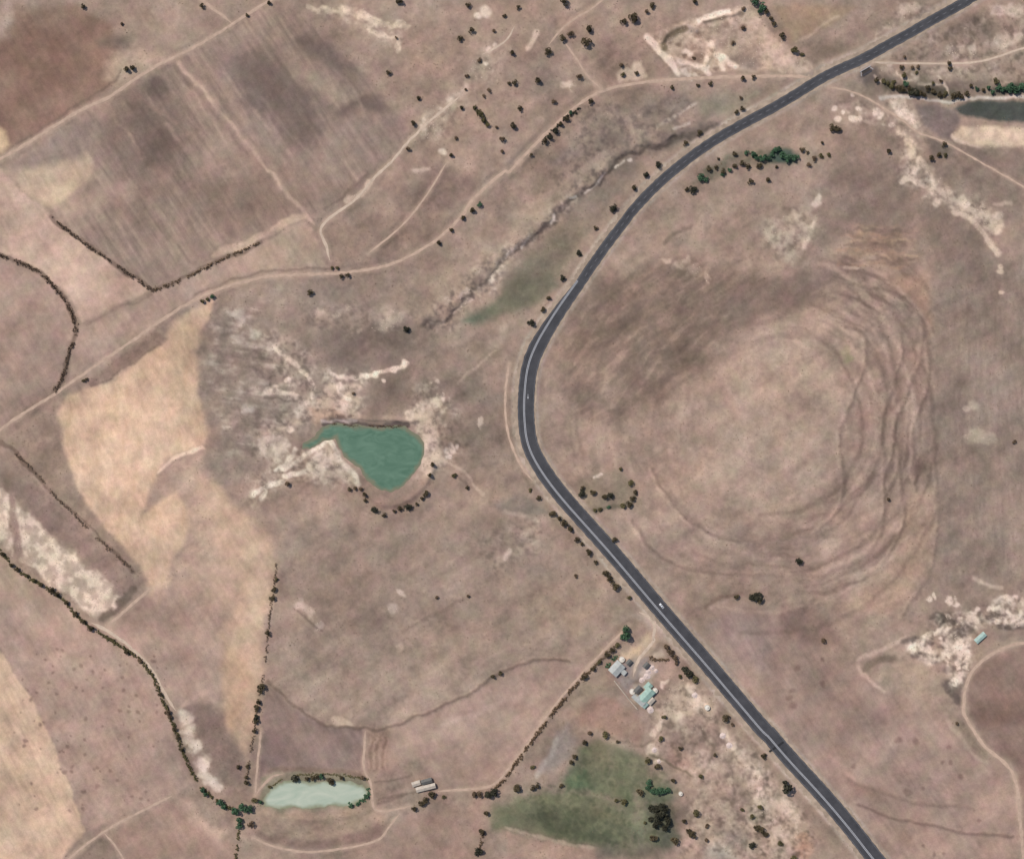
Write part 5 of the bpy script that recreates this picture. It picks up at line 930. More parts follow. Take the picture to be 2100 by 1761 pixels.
# ------------------------------------------------------------------ plants
def leaf_cloud(n, rx, rz, zc, size, seed, lumps=7, flat=0.0):
    """small leaf-clump faces spread through lumpy masses; returns vertices and quads"""
    r = np.random.default_rng(seed)
    cen = r.normal(0, 0.42, (lumps, 3)); cen[0] = 0; rad = r.uniform(0.45, 0.75, lumps)
    which = r.integers(0, lumps, n); d = r.normal(0, 1, (n, 3)); d /= np.linalg.norm(d, axis=1)[:, None]
    p = cen[which]+d*(rad[which]*r.uniform(0.55, 1.0, n)**0.5)[:, None]
    q = np.linalg.norm(p, axis=1); p *= np.minimum(1, 1.12/np.maximum(q, 1e-6))[:, None]
    p = p*np.array([rx, rx, rz]); p[:, 2] = np.maximum(p[:, 2]+zc, 0.08)
    nn = d+r.normal(0, 0.55, (n, 3)); nn /= np.linalg.norm(nn, axis=1)[:, None]
    t = np.cross(nn, r.normal(0, 1, (n, 3))); t /= np.linalg.norm(t, axis=1)[:, None]; b = np.cross(nn, t)
    sz = (size*r.uniform(0.6, 1.3, n))[:, None]
    V = np.stack([p-t*sz-b*sz*0.55, p+t*sz-b*sz*0.55, p+t*sz*0.7+b*sz*0.6, p-t*sz*0.7+b*sz*0.6], 1).reshape(-1, 3)
    return V, np.arange(4*n).reshape(-1, 4)
M_BARK = mat('bark', (0.11, 0.085, 0.065), 0.95, 0.3, 3.0)
LEAF = {'dark': mat('leaves_dark_brown', A((94, 84, 62)), 0.9, 0.4, 0.8, 0.22), 'olive': mat('leaves_olive', A((106, 100, 68)), 0.9, 0.35, 0.8, 0.2), 'green': mat('leaves_green', A((76, 108, 80)), 0.85, 0.4, 0.8, 0.22), 'brown': mat('leaves_brown', A((118, 100, 80)), 0.9, 0.35, 0.8, 0.2), 'scrub': mat('leaves_dry_brown', A((128, 110, 93)), 0.95, 0.3, 0.8, 0.1), 'black': mat('leaves_blackish', A((64, 64, 50)), 0.9, 0.4, 0.8, 0.15)}
TREE = {}
for kd in LEAF:
    TREE[kd] = []
    for v in range(4):
        V_, F_ = leaf_cloud(300, 1.0, 0.78, 1.05, 0.17, 50+v+10*len(TREE)); cr = mesh_np('crown', V_, F_); cr.materials.append(LEAF[kd])
        t = MB(); r_ = random.Random(v+5)
        t.tube((0, 0, -0.25), (0.03, 0.02, 0.45), 0.12, 0.09); t.tube((0.03, 0.02, 0.45), (-0.05, 0.04, 0.95), 0.09, 0.06)
        for b_ in range(4):
            an = b_*1.57+r_.uniform(-0.4, 0.4); t.tube((0.0, 0.02, 0.42+0.08*b_), (0.55*math.cos(an), 0.55*math.sin(an), 0.9+0.12*b_), 0.05, 0.02, 5)
        tr = t.mesh('trunk'); tr.materials.append(M_BARK); TREE[kd].append((cr, tr))
ORD = 'first second third fourth fifth sixth seventh eighth ninth tenth eleventh twelfth thirteenth fourteenth fifteenth sixteenth'.split()
CN = {'dark': 'dark', 'olive': 'olive', 'green': 'green', 'brown': 'brown', 'scrub': 'brown', 'black': 'blackish'}
trees = []
def plant(x, y, r, kd, label, group, tall=1.0):
    cr, tr = random.choice(TREE[kd]); bush = r < 4.6
    o = empty('shrub' if bush else 'tree', W(x, y, -0.05), random.uniform(0, 6.28)); R = r*S*0.98*random.uniform(0.86, 1.16)
    o.scale = (R*random.uniform(0.9, 1.12), R*random.uniform(0.9, 1.12), R*(0.85 if bush else 1.0)*tall)
    link('crown', cr, o); link('trunk', tr, o)
    tag(o, label, 'shrub' if bush else 'tree', group); trees.append((x, y, r)); return o
def cluster(phrase, where, group, pts, order='x', kd='dark', tall=1.0):
    """pts: (x, y, radius[, kind]) in map units; the label counts along the row from the named end"""
    pts = sorted(pts, key=(lambda p: p[0]) if order == 'x' else ((lambda p: p[1]) if order == 'y' else (lambda p: 0)))
    for k, p in enumerate(pts):
        q = p[3] if len(p) > 3 else kd; nm = 'shrub' if p[2] < 4.6 else 'tree'
        lab = f'{CN[q]} {nm}, {ORD[k]} from the {where} {phrase}' if len(pts) > 1 else f'{CN[q]} {nm} {phrase}'
        plant(p[0], p[1], p[2], q, lab, group, tall)
def TP(c, r, *pts): return [(OFFX[c]+p[0]*ZK, OFFY[r]+p[1]*ZK, p[2]) + tuple(p[3:]) for p in pts]
G1 = 'lone trees on the upper pasture'
cluster('along the top edge of the upper pasture', 'left', G1, TP(1, 0, (125, 20, 5), (1150, 22, 8), (1690, 48, 6), (2080, 65, 5), (1970, 128, 4)) + TP(2, 0, (450, 24, 9), (1145, 50, 5.5), (1100, 100, 5, 'brown'), (1475, 24, 5)))
cluster('at the top left track fork', 'left', 'trees by the upper left track', TP(0, 0, (660, 55, 5), (1590, 55, 5), (1945, 122, 3.5), (960, 195, 4, 'brown')))
cluster('by the upper left track midway', 'left', 'trees by the upper left track', TP(0, 0, (1005, 555, 6), (1045, 548, 6)))
cluster('left of the ridge track chalk', 'top', G1, TP(1, 0, (1065, 578, 5), (1292, 772, 5.5), (1255, 975, 5.5), (1125, 300, 3.2, 'brown'), (1215, 1175, 4.8, 'brown')), 'y')
cluster('around the pale ridge outcrop top', 'top', G1, TP(1, 0, (1712, 245, 7), (1625, 313, 5.5), (1890, 250, 4, 'brown'), (1780, 480, 4, 'brown'), (1680, 600, 4.5, 'brown'), (1850, 715, 4, 'brown'), (1810, 760, 4, 'brown'), (1670, 710, 3.8, 'brown')), 'y')
cluster('right of the ridge track outcrop', 'top', G1, TP(1, 0, (2040, 425, 6), (2055, 655, 6), (2010, 665, 4.5), (1630, 848, 5), (2045, 990, 7), (1958, 1095, 7, 'brown'), (1590, 1090, 4, 'brown'), (1955, 1190, 4, 'brown'), (1555, 1215, 5.5), (1910, 1000, 3.5, 'brown')), 'y')
cluster('in the short hedge on the upper pasture', 'top', 'short hedge on the pasture', TP(1, 0, (1740, 850, 5), (1765, 880, 6), (1788, 912, 6.5), (1810, 945, 6.5), (1836, 978, 5.5)), 'y', 'olive')
cluster('near the upper path junction', 'left', G1, TP(2, 0, (440, 305, 7), (500, 270, 6, 'brown'), (635, 235, 8), (625, 345, 8.5), (320, 410, 7), (915, 175, 7), (990, 140, 8.5), (1000, 165, 5)))
cluster('left of the small chalk pads', 'left', G1, TP(2, 0, (255, 640, 7), (370, 805, 5, 'brown'), (100, 858, 5), (570, 605, 5, 'brown')))
cluster('on the two small chalk pads', 'left', 'trees on the chalk pads', TP(2, 0, (895, 515, 5, 'brown'), (910, 592, 4.6, 'olive'), (1020, 577, 5)))
cluster('on the quarry floor', 'left', 'scrub in the quarry', TP(2, 0, (1860, 225, 5.5, 'brown'), (1775, 340, 4.5, 'brown'), (1470, 460, 4, 'brown'), (1860, 75, 4, 'brown')))
cluster("down the quarry's right rim", 'top', "trees on the quarry's right rim", TP(2, 0, (1945, 20, 7, 'green'), (2000, 62, 8, 'green'), (1985, 95, 6, 'green')) + TP(3, 0, (62, 95, 5), (105, 155, 5), (128, 188, 4), (190, 290, 5.5), (290, 395, 7, 'olive'), (350, 435, 4, 'olive')), 'y')
cluster('in the hedge below the farm track bend', 'top', 'hedge trees below the farm track', TP(2, 0, (655, 800, 5), (500, 890, 5, 'green'), (470, 935, 5), (430, 982, 5.5), (385, 1030, 5.5, 'black'), (340, 1082, 5.5, 'black'), (300, 1115, 5), (190, 1220, 4)) + TP(1, 0, (1775, 1610, 5, 'green'), (1720, 1645, 6), (1650, 1715, 5)) + TP(1, 1, (1650, 45, 4.8), (1555, 140, 5), (1450, 235, 5)), 'y')
cluster('along the farm track at mid left', 'left', 'trees along the farm track', TP(1, 1, (620, 432, 3.6, 'olive'), (660, 434, 3.6, 'olive'), (690, 496, 5), (740, 486, 4.6), (445, 622, 5.2)) + TP(0, 1, (1590, 692, 4.6, 'olive'), (1628, 675, 4, 'olive'), (1670, 655, 4.8, 'green'), (660, 1318, 4.2), (685, 1305, 4)))
cluster('standing alone on the grey slope', 'left', 'lone tree', TP(1, 1, (1200, 912, 7.5, 'black')))
cluster('below the track to the quarry', 'left', 'shrubs beneath the quarry track', TP(2, 0, (1300, 690, 4.8), (1500, 672, 4), (1600, 662, 5), (1860, 622, 5.5), (1935, 612, 4.8), (1840, 772, 4, 'brown')))
cluster("on the tarred road's inner verge", 'top', 'trees on the inner road verge', TP(2, 0, (1850, 860, 5), (1800, 885, 4.8), (1510, 1050, 5.5), (1400, 1130, 5), (1190, 1300, 7, 'black'), (1090, 1380, 6.2, 'black'), (990, 1480, 6), (835, 1640, 7.5, 'black')) + TP(2, 1, (700, 120, 5), (570, 315, 6.2, 'black'), (435, 510, 6.5, 'black'), (330, 670, 4.8), (280, 757, 5), (190, 865, 7.2, 'black')), 'y')
cluster('in the wet scrub beyond the curve', 'left', 'wet scrub beyond the road curve', TP(2, 0, (1520, 1400, 7, 'green'), (1560, 1412, 6.5, 'green'), (1590, 1330, 6), (1640, 1320, 4.8), (1700, 1350, 5.5), (1750, 1340, 5.5, 'green'), (1790, 1312, 5), (1690, 1372, 5, 'green'), (1660, 1255, 3.8), (1790, 1210, 5), (1850, 1290, 5.5), (1880, 1200, 5, 'green'), (1890, 1312, 4.8)))
cluster('in the middle of the wet scrub', 'left', 'wet scrub beyond the road curve', TP(2, 0, (1930, 1222, 6, 'green'), (1960, 1242, 6, 'green'), (1970, 1306, 5), (2000, 1252, 7, 'green'), (2050, 1250, 6.5, 'green'), (2085, 1212, 6, 'green'), (1910, 1430, 5.5), (2050, 1410, 5, 'brown')) + TP(3, 0, (10, 1305, 5), (60, 1240, 6.5, 'green'), (80, 1410, 5.5), (145, 1310, 4)))
cluster('in the green clump of scrub', 'left', 'wet scrub beyond the road curve', TP(3, 0, (130, 1182, 6, 'green'), (170, 1178, 6, 'green'), (200, 1222, 8, 'green'), (240, 1250, 8, 'green'), (290, 1240, 7, 'green'), (350, 1182, 5), (390, 1202, 4), (440, 1250, 4.8, 'brown'), (400, 1300, 4.8, 'brown'), (500, 1230, 5, 'olive'), (560, 1222, 5, 'olive'), (505, 1130, 4.6)))
cluster('in the dark bank of stream bushes', 'left', 'stream bank bushes', TP(3, 0, (985, 645, 5, 'olive'), (1110, 700, 6), (1140, 715, 6), (1270, 735, 6), (1300, 755, 5), (1380, 720, 5), (1470, 745, 5, 'olive'), (1640, 745, 4.8), (1720, 700, 4.8, 'green'), (1810, 700, 5.5, 'green'), (1840, 735, 5.5, 'green'), (1380, 660, 4.2, 'olive'), (1070, 645, 4.2, 'olive')))
cluster('below the wet scrub', 'left', 'trees under the wet scrub', TP(2, 0, (1410, 1490, 5), (1460, 1492, 7, 'black')))
cluster('on the slope under the side road', 'left', 'trees under the side road', TP(3, 0, (585, 1010, 6.5), (625, 1015, 7.5), (1035, 1190, 6.5), (1360, 1250, 5.5), (1420, 1212, 5.5), (1460, 1140, 6), (1475, 1226, 5.5, 'olive')))
cluster('north of the stream by the side road', 'left', 'trees by the gravel side road', TP(3, 0, (935, 635, 5), (1130, 535, 4.6), (1155, 450, 4, 'brown'), (1210, 535, 4, 'brown'), (1260, 530, 4, 'brown'), (1250, 575, 4, 'olive'), (1140, 600, 6, 'olive'), (1440, 640, 4, 'brown'), (1500, 510, 6), (1512, 545, 4)))
cluster('in the stream thicket', 'left', 'stream thicket', TP(3, 0, (1020, 660, 5, 'olive'), (1050, 682, 6, 'olive'), (1082, 692, 5), (1160, 665, 6, 'green'), (1190, 710, 7), (1218, 735, 8, 'black'), (1244, 745, 7, 'black'), (1330, 700, 5), (1430, 750, 5.5), (1530, 760, 6), (1570, 756, 6), (1605, 764, 5)))
cluster('by the river at the right edge', 'left', 'riverside trees', TP(3, 0, (1680, 680, 5), (1770, 720, 5), (1870, 640, 6, 'olive'), (1885, 692, 7, 'green'), (1925, 705, 7, 'green'), (1960, 712, 7, 'green'), (1992, 690, 8, 'green'), (2030, 710, 8, 'green'), (2072, 700, 8, 'green')))
cluster("on the green dam's wall", 'left', 'trees on the dam wall', TP(1, 2, (760, 490, 4), (802, 480, 4, 'brown'), (850, 488, 4, 'brown'), (882, 532, 4.8), (880, 580, 4.8), (955, 650, 7.5, 'black'), (1030, 690, 4.6), (1108, 660, 4), (1152, 645, 5), (1215, 630, 7.5, 'black'), (1290, 605, 4), (1330, 560, 4.8), (1352, 522, 7.5), (1390, 385, 5.5), (1415, 300, 5.5)))
cluster('near the dam, off its wall', 'left', 'trees near the dam', TP(1, 2, (265, 445, 6.5, 'brown'), (1580, 380, 4.6, 'olive'), (1680, 480, 4.6), (1690, 1330, 4, 'brown'), (1440, 1340, 4, 'brown')) + TP(1, 1, (785, 1415, 4, 'brown')))
cluster('down the field boundary below the stubble', 'top', 'shrubs down the field boundary', TP(1, 2, (182, 1200, 4.6, 'olive'), (160, 1275, 5), (150, 1342, 5.5), (115, 1620, 5)) + TP(0, 3, (2058, 405, 6.5), (2045, 440, 5), (2027, 525, 5.5), (2015, 570, 5.5), (2015, 645, 6, 'black'), (2012, 675, 5), (2005, 745, 5.5), (1880, 1030, 5.5), (1950, 1028, 4.5), (1938, 1115, 5), (1942, 1150, 5)), 'y')
cluster('in the round scrub patch by the road', 'left', 'round scrub patch', TP(2, 2, (585, 520, 6.5, 'black'), (595, 480, 5), (675, 510, 6), (770, 540, 6), (810, 540, 6.5, 'black'), (690, 656, 4.2, 'olive'), (735, 650, 4.6, 'olive'), (800, 632, 4.6, 'green'), (890, 330, 4.6, 'olive'), (910, 622, 5, 'olive'), (962, 605, 5.5), (970, 440, 6, 'olive'), (990, 565, 6.5), (1012, 512, 5)))
cluster("touching the road's outer edge", 'left', 'roadside tree', TP(2, 2, (848, 888, 5.5)))
cluster("in the row on the road's left verge", 'top', 'row on the left road verge', TP(2, 2, (185, 500, 4, 'olive'), (250, 555, 5.5), (360, 685, 6.8), (405, 716, 5.2), (448, 760, 6.8), (490, 805, 6.8), (550, 880, 5.2), (590, 922, 4.2), (640, 985, 6.4), (700, 1060, 4.2), (778, 1155, 6.5), (806, 1195, 6.5), (850, 1245, 7.6), (960, 1340, 4.8, 'olive'), (540, 1170, 4, 'brown')), 'y')
cluster('at the head of the lower right field', 'left', 'trees at the field head', TP(2, 2, (1800, 1330, 5.5), (1922, 1332, 7, 'black'), (1968, 1336, 8, 'black'), (1990, 1362, 6)))
cluster('on the hill slope', 'left', 'trees on the hill', TP(3, 2, (320, 1055, 7.5, 'black'), (1025, 565, 4.6, 'brown'), (2015, 115, 4, 'brown')))
cluster('at the top of the diagonal hedge', 'top', 'hedge top trees', TP(2, 2, (930, 1585, 8, 'green'), (945, 1640, 10, 'green'), (905, 1645, 7, 'green')), 'y', tall=1.3)
cluster('in the diagonal hedge', 'top', 'trees in the diagonal hedge', TP(2, 3, (865, 75, 6, 'olive'), (825, 110, 5.5), (788, 148, 5.5), (725, 210, 5.5, 'olive'), (680, 258, 6), (610, 325, 6), (205, 1035, 4.4, 'olive')), 'y')
cluster('in the brown roadside row above the yard', 'top', 'brown roadside row', TP(2, 3, (1250, 85, 6, 'brown'), (1285, 125, 7, 'brown'), (1318, 178, 6.5, 'brown'), (1330, 222, 5, 'brown')), 'y')
cluster('between the farmyard and road', 'left', 'dark roadside trees', TP(2, 3, (1362, 318, 5, 'olive'), (1398, 272, 7.5, 'black'), (1432, 308, 7, 'black'), (1482, 340, 6.5, 'olive')))
cluster('right of the farmyard', 'top', 'trees right of the farmyard', TP(2, 3, (1232, 640, 5.5, 'olive'), (1720, 650, 7), (1775, 700, 4, 'brown'), (1210, 810, 6, 'olive'), (1365, 885, 4.8), (1640, 940, 4.8), (1525, 1105, 5, 'olive'), (2012, 942, 4.6)) , 'y')
cluster('round the small green field', 'left', 'trees round the small green field', TP(2, 3, (500, 1000, 5), (530, 958, 6), (605, 845, 6), (655, 765, 5, 'brown'), (770, 782, 7.5, 'olive'), (872, 835, 4.4), (1100, 980, 7, 'olive'), (1185, 1030, 5.5), (1310, 1130, 6.5), (1042, 1230, 6.5), (858, 1290, 4.4, 'olive'), (915, 1308, 6.5, 'olive')))
cluster('on the top edge of the olive field', 'left', 'trees topping the olive field', TP(2, 3, (85, 1195, 7), (205, 1192, 5), (240, 1175, 6), (430, 1180, 5)) + TP(1, 3, (2070, 1195, 6)))
cluster('in the green thicket', 'left', 'green thicket trees', TP(2, 3, (1100, 1190, 7, 'green'), (1120, 1150, 6, 'green'), (1140, 1212, 7.5, 'green'), (1190, 1216, 8, 'green'), (1230, 1210, 8, 'green'), (1260, 1216, 7, 'green')))
cluster('in the black grove', 'left', 'black grove trees', TP(2, 3, (1135, 1350, 7), (1165, 1362, 8), (1212, 1335, 8), (1200, 1382, 9), (1240, 1362, 7), (1190, 1412, 8), (1188, 1455, 7.5), (1165, 1485, 6.5), (1250, 1432, 6.5), (1266, 1462, 6.5), (1240, 1502, 6), (1130, 1440, 5)), kd='black', tall=1.35)
cluster('below the black grove', 'left', 'trees below the grove', TP(2, 3, (1082, 1470, 4, 'olive'), (1150, 1580, 7.5), (1315, 1612, 7), (1392, 1462, 5.5), (1430, 1530, 6), (1452, 1562, 6.5), (1482, 1392, 6.5, 'olive'), (1570, 1490, 5, 'brown'), (1567, 1602, 4.8, 'brown'), (1925, 1642, 6, 'black')))
cluster('by the stony ground at lower right', 'left', 'trees on the stony ground', TP(2, 3, (1850, 1370, 4, 'olive'), (1930, 1420, 5, 'olive'), (1960, 1500, 6), (2000, 1530, 7), (2030, 1555, 6)) + TP(3, 3, (20, 1340, 5, 'olive'), (45, 945, 4.8), (180, 1632, 6, 'olive'), (275, 1752, 7, 'olive')))
cluster('at the road verge, casting a long shadow', 'left', 'big roadside tree', TP(3, 3, (215, 1180, 13, 'black')), tall=1.35)
cluster('by the right-hand field track', 'left', 'shrubs by the field track', TP(3, 3, (510, 40, 5, 'brown'), (1560, 690, 4.6, 'brown')))
cluster('on the milky dam shore', 'left', 'trees on the milky dam shore', TP(1, 3, (330, 1118, 7, 'black'), (425, 1126, 4.8), (465, 1120, 5), (500, 1112, 5.2), (532, 1104, 6, 'green'), (600, 1138, 5.8), (625, 1155, 4.6), (692, 1122, 5.5), (770, 1335, 4.6, 'green'), (820, 1318, 4.4, 'green'), (860, 1112, 4.6, 'brown'), (885, 1265, 5, 'green'), (130, 1190, 4.2, 'olive')))
cluster('along the lane right of the milky dam', 'left', 'trees along the dam lane', TP(1, 3, (1265, 1355, 5.5), (1322, 1310, 5.5), (1350, 1290, 5.5), (1382, 1242, 7), (1415, 1250, 6.5), (1500, 1268, 4.4, 'olive'), (1735, 1242, 6, 'brown'), (1772, 1246, 5.5, 'brown'), (1850, 1245, 7.5, 'black'), (1890, 1222, 8, 'black'), (1835, 1385, 5.5), (1802, 1532, 6), (1770, 1695, 7.5, 'black'), (1945, 296, 4.8), (1882, 326, 4.4)))
cluster('in the green clump at the hedge foot', 'left', 'green clump at the hedge foot', TP(0, 3, (1590, 1212, 6, 'green'), (1615, 1240, 6, 'green'), (1735, 1312, 7, 'green'), (1765, 1335, 7, 'green'), (1845, 1382, 8, 'green'), (1895, 1340, 7.5, 'green'), (1925, 1365, 7, 'green'), (1972, 1355, 7.5, 'green'), (1890, 1450, 7, 'green'), (1880, 1490, 6, 'green'), (1975, 1476, 6, 'brown'), (2005, 1295, 5.5, 'olive'), (2050, 1310, 5, 'green')))
cluster('in the hedge beside the chalk strip', 'top', 'hedge beside the chalk strip', TP(0, 2, (20, 1000, 5), (90, 1080, 5), (140, 1115, 5), (210, 1170, 5, 'olive'), (265, 1205, 5.5, 'olive'), (335, 1245, 5.5), (405, 1285, 6.5), (445, 1312, 6), (520, 1385, 5), (600, 1470, 5), (655, 1528, 5), (720, 1585, 6)), 'y')
cluster('in the lower left curved hedge', 'top', 'lower left curved hedge', TP(0, 3, (1005, 125, 5.5), (1105, 200, 4.4, 'brown'), (1260, 460, 5), (1322, 600, 5, 'brown'), (1340, 640, 5, 'brown'), (1375, 735, 5), (1398, 795, 5), (1430, 890, 5.8)), 'y')

def hedge(name, label, pts, width, kd, dens=1.0, hh=1.0, cat='hedge', jw=0.6):
    """a continuous low hedge: leaf clumps thrown along a line, joined, standing on the ground"""
    p = resample(smooth_pts(pts, 2), 1.6/dens); V_ = []; n = len(p); r = np.random.default_rng(n)
    t = np.gradient(p, axis=0); t /= np.hypot(*t.T)[:, None]; nn = np.c_[-t[:, 1], t[:, 0]]
    gap = fbm(np.arange(n), np.zeros(n)+n, 10, 3, n)
    V0, F0 = leaf_cloud(16, 1, 0.7, 0.6, 0.42, n)
    Vs = []
    base = W(*p[n//2])
    for k in range(n):
        if gap[k] < 0.42: continue
        q = p[k]+nn[k]*r.normal(0, width*0.26)+r.normal(0, 0.5, 2); c, s_ = math.cos(r.uniform(0, 6.3)), math.sin(r.uniform(0, 6.3)); sc = width*S*r.uniform(0.24, 0.42)*(0.55+gap[k])
        w_ = W(q[0], q[1])-base; v = V0.copy()*np.array([sc, sc, sc*hh]); a_ = r.uniform(0, 6.28); c, s_ = math.cos(a_), math.sin(a_)
        Vs.append(np.c_[v[:, 0]*c-v[:, 1]*s_+w_.x, v[:, 0]*s_+v[:, 1]*c+w_.y, v[:, 2]+w_.z])
    if not Vs: return
    V_ = np.concatenate(Vs); F_ = np.arange(len(V_)).reshape(-1, 4); me = mesh_np(name, V_, F_); me.materials.append(LEAF[kd])
    o = link(name, me); o.location = base; tag(o, label, cat, 'scrubby field hedges'); return o
hedge('hedge', 'curved dark scrub line round the field at the left edge', T(0, 1, (0, 330), (200, 400), (340, 480), (450, 610), (550, 740), (600, 880), (590, 960), (540, 1100), (510, 1240), (470, 1340), (430, 1395)), 7, 'scrub')
hedge('hedge', 'straight brown scrub line between the two pale left fields', T(0, 1, (400, 20), (560, 160), (720, 280), (950, 430), (1100, 540), (1200, 610)), 6, 'scrub')
hedge('hedge', 'straight dark scrub line above the farm track', T(0, 1, (1210, 610), (1380, 545), (1530, 470), (1800, 340), (2050, 230)), 6, 'brown')
hedge('hedge', 'brown scrub along the ditch left of the golden stubble', T(0, 2, (120, 210), (280, 350), (430, 550), (600, 700), (750, 860), (950, 1040), (1045, 1130)), 6, 'scrub', 0.8)
hedge('hedge', 'thin upright scrub line on the right edge of the stubble', T(1, 2, (185, 1080), (165, 1250), (140, 1400), (112, 1640)) + T(0, 3, (2075, 300), (2040, 450), (2015, 620), (1995, 780), (1960, 960), (1935, 1150)), 5, 'scrub', 0.8)
hedge('hedge', 'dark olive hedge under the chalk strip', T(0, 2, (0, 970), (100, 1090), (200, 1170), (340, 1250), (420, 1290), (520, 1390), (620, 1500), (720, 1580), (850, 1660), (1000, 1750)), 6.5, 'olive')
hedge('hedge', 'dark curved hedge along the lower left track', T(0, 3, (850, 20), (1000, 120), (1110, 200), (1200, 310), (1260, 460), (1320, 600), (1380, 740), (1430, 890), (1470, 1000), (1540, 1130), (1600, 1220), (1740, 1320), (1850, 1380)), 7, 'olive')
hedge('hedge', 'long brown hedge running diagonally down from the farmyard', T(2, 3, (850, 90), (780, 150), (720, 220), (610, 325), (530, 410), (430, 520), (330, 650), (240, 770), (150, 900), (60, 1020), (0, 1110)) + T(1, 3, (1900, 1200)), 7, 'brown')
hedge('hedge', 'brown hedge making an A-shape above the yard', Q(2200, 2340, 4.89, (1120, 600), (1200, 640), (1500, 655)), 6, 'brown')
hedge('hedge', 'brown hedge dropping to the bottom edge below the green clump', T(0, 3, (1880, 1500), (1870, 1620), (1860, 1760)), 6, 'olive')
hedge('hedge', 'brown hedge at the bottom left of the olive field', T(1, 3, (1805, 1540), (1795, 1620), (1770, 1700), (1772, 1760)), 6, 'brown')
hedge('hedge', 'dark green clipped hedge beside the pale shed', Q(2200, 2340, 4.89, (350, 790), (430, 700), (550, 580)), 6.5, 'green', 1.4, 1.2)
hedge('hedge', 'blackish thicket strip between farm track and valley', T(2, 0, (280, 1130), (380, 1010), (480, 915), (570, 855)), 8, 'black', 0.9)
hedge('hedge', 'green reed fringe at the right end of the milky dam', T(1, 3, (905, 1200), (900, 1260), (840, 1310), (760, 1335)), 7, 'green')
hedge('hedge', 'thin scrub fringe along the top of the milky dam', T(1, 3, (140, 1190), (250, 1105), (450, 1085), (700, 1095), (900, 1130)), 5, 'olive', 0.8)
hedge('hedge', 'dark reed fringe under the north bank of the green dam', T(1, 2, (620, -22), (850, -6), (1210, -2)), 4, 'brown', 0.9)

# ------------------------------------------------------------------ stuff: low scrub and chalk rubble
def scatter(name, label, mask, n, V0, F0, smin, smax, m, up=0.0):
    inx = (xs > -40) & (xs < 2140); iny = (ys > -40) & (ys < 1800); sub = mask[np.ix_(iny, inx)].astype(float); sub[sub < 0.02] = 0
    cdf = np.cumsum(sub.ravel()); r = np.random.default_rng(n); k = np.searchsorted(cdf, r.uniform(0, cdf[-1], n)); jj, ii = np.divmod(k, sub.shape[1])
    x = xs[inx][ii]+r.uniform(-1.1, 1.1, n); y = ys[iny][jj]+r.uniform(-1.1, 1.1, n); h = hgt(x, y); kk = S*(1-h/HC)
    a_ = r.uniform(0, 6.28, n); sc = r.uniform(smin, smax, n)*r.uniform(0.6, 1, n); c, s_ = np.cos(a_)*sc, np.sin(a_)*sc
    vx = V0[None, :, 0]*c[:, None]-V0[None, :, 1]*s_[:, None]+((x-CX)*kk)[:, None]; vy = V0[None, :, 0]*s_[:, None]+V0[None, :, 1]*c[:, None]-((y-CY)*kk)[:, None]; vz = V0[None, :, 2]*sc[:, None]+(h+up)[:, None]
    V_ = np.stack([vx, vy, vz], -1).reshape(-1, 3); F_ = (np.arange(n)[:, None, None]*len(V0)+F0[None]).reshape(-1, F0.shape[1])
    me = mesh_np(name, V_, F_); me.materials.append(m); o = link(name, me); tag(o, label, None, None, 'stuff'); return o
Vt, Ft = leaf_cloud(7, 0.5, 0.32, 0.25, 0.30, 5, 3)
scr = np.clip(1-NOSCRUB*1.2, 0, 1)*np.clip(1-CHALK, 0, 1)*ss(0.42, 0.72, N20*0.5+N60*0.5)
for nm_p in (dam1, dam2):
    w_, d_ = poly_sd(nm_p, 30, 1); scr[w_] *= ss(2, 8, d_)
w_, d_ = line_d([tuple(v) for v in road_c[::3]], 40, 0); scr[w_] *= ss(24, 32, d_)
scatter('dry_scrub', 'low dry grey-brown scrub tufts dotted over the pasture', scr, 12000, Vt, Ft, 0.5, 1.2, mat('dry_scrub', A((150, 132, 112)), 0.95, 0.3, 0.05))
Vr = np.array([[-.5, -.4, -.2], [.45, -.5, -.2], [.55, .4, -.2], [-.4, .5, -.2], [-.3, -.25, .32], [.28, -.22, .28], [.2, .3, .36], [-.25, .22, .25]]); Fr = np.array([[0, 1, 5, 4], [1, 2, 6, 5], [2, 3, 7, 6], [3, 0, 4, 7], [4, 5, 6, 7]])
ck = CHALK.copy()
for nm_p in (dam1, dam2):
    w_, d_ = poly_sd(nm_p, 30, 1); ck[w_] *= ss(2, 6, d_)
w_, d_ = line_d([tuple(v) for v in road_c[::3]], 40, 0); ck[w_] *= ss(22, 28, d_)
scatter('chalk_rubble', 'scattered pale chalk rubble on the bare outcrops', ck**1.5, 7000, Vr, Fr, 0.3, 1.2, mat('chalk_rock', A((204, 188, 170)), 0.95, 0.2, 0.1))

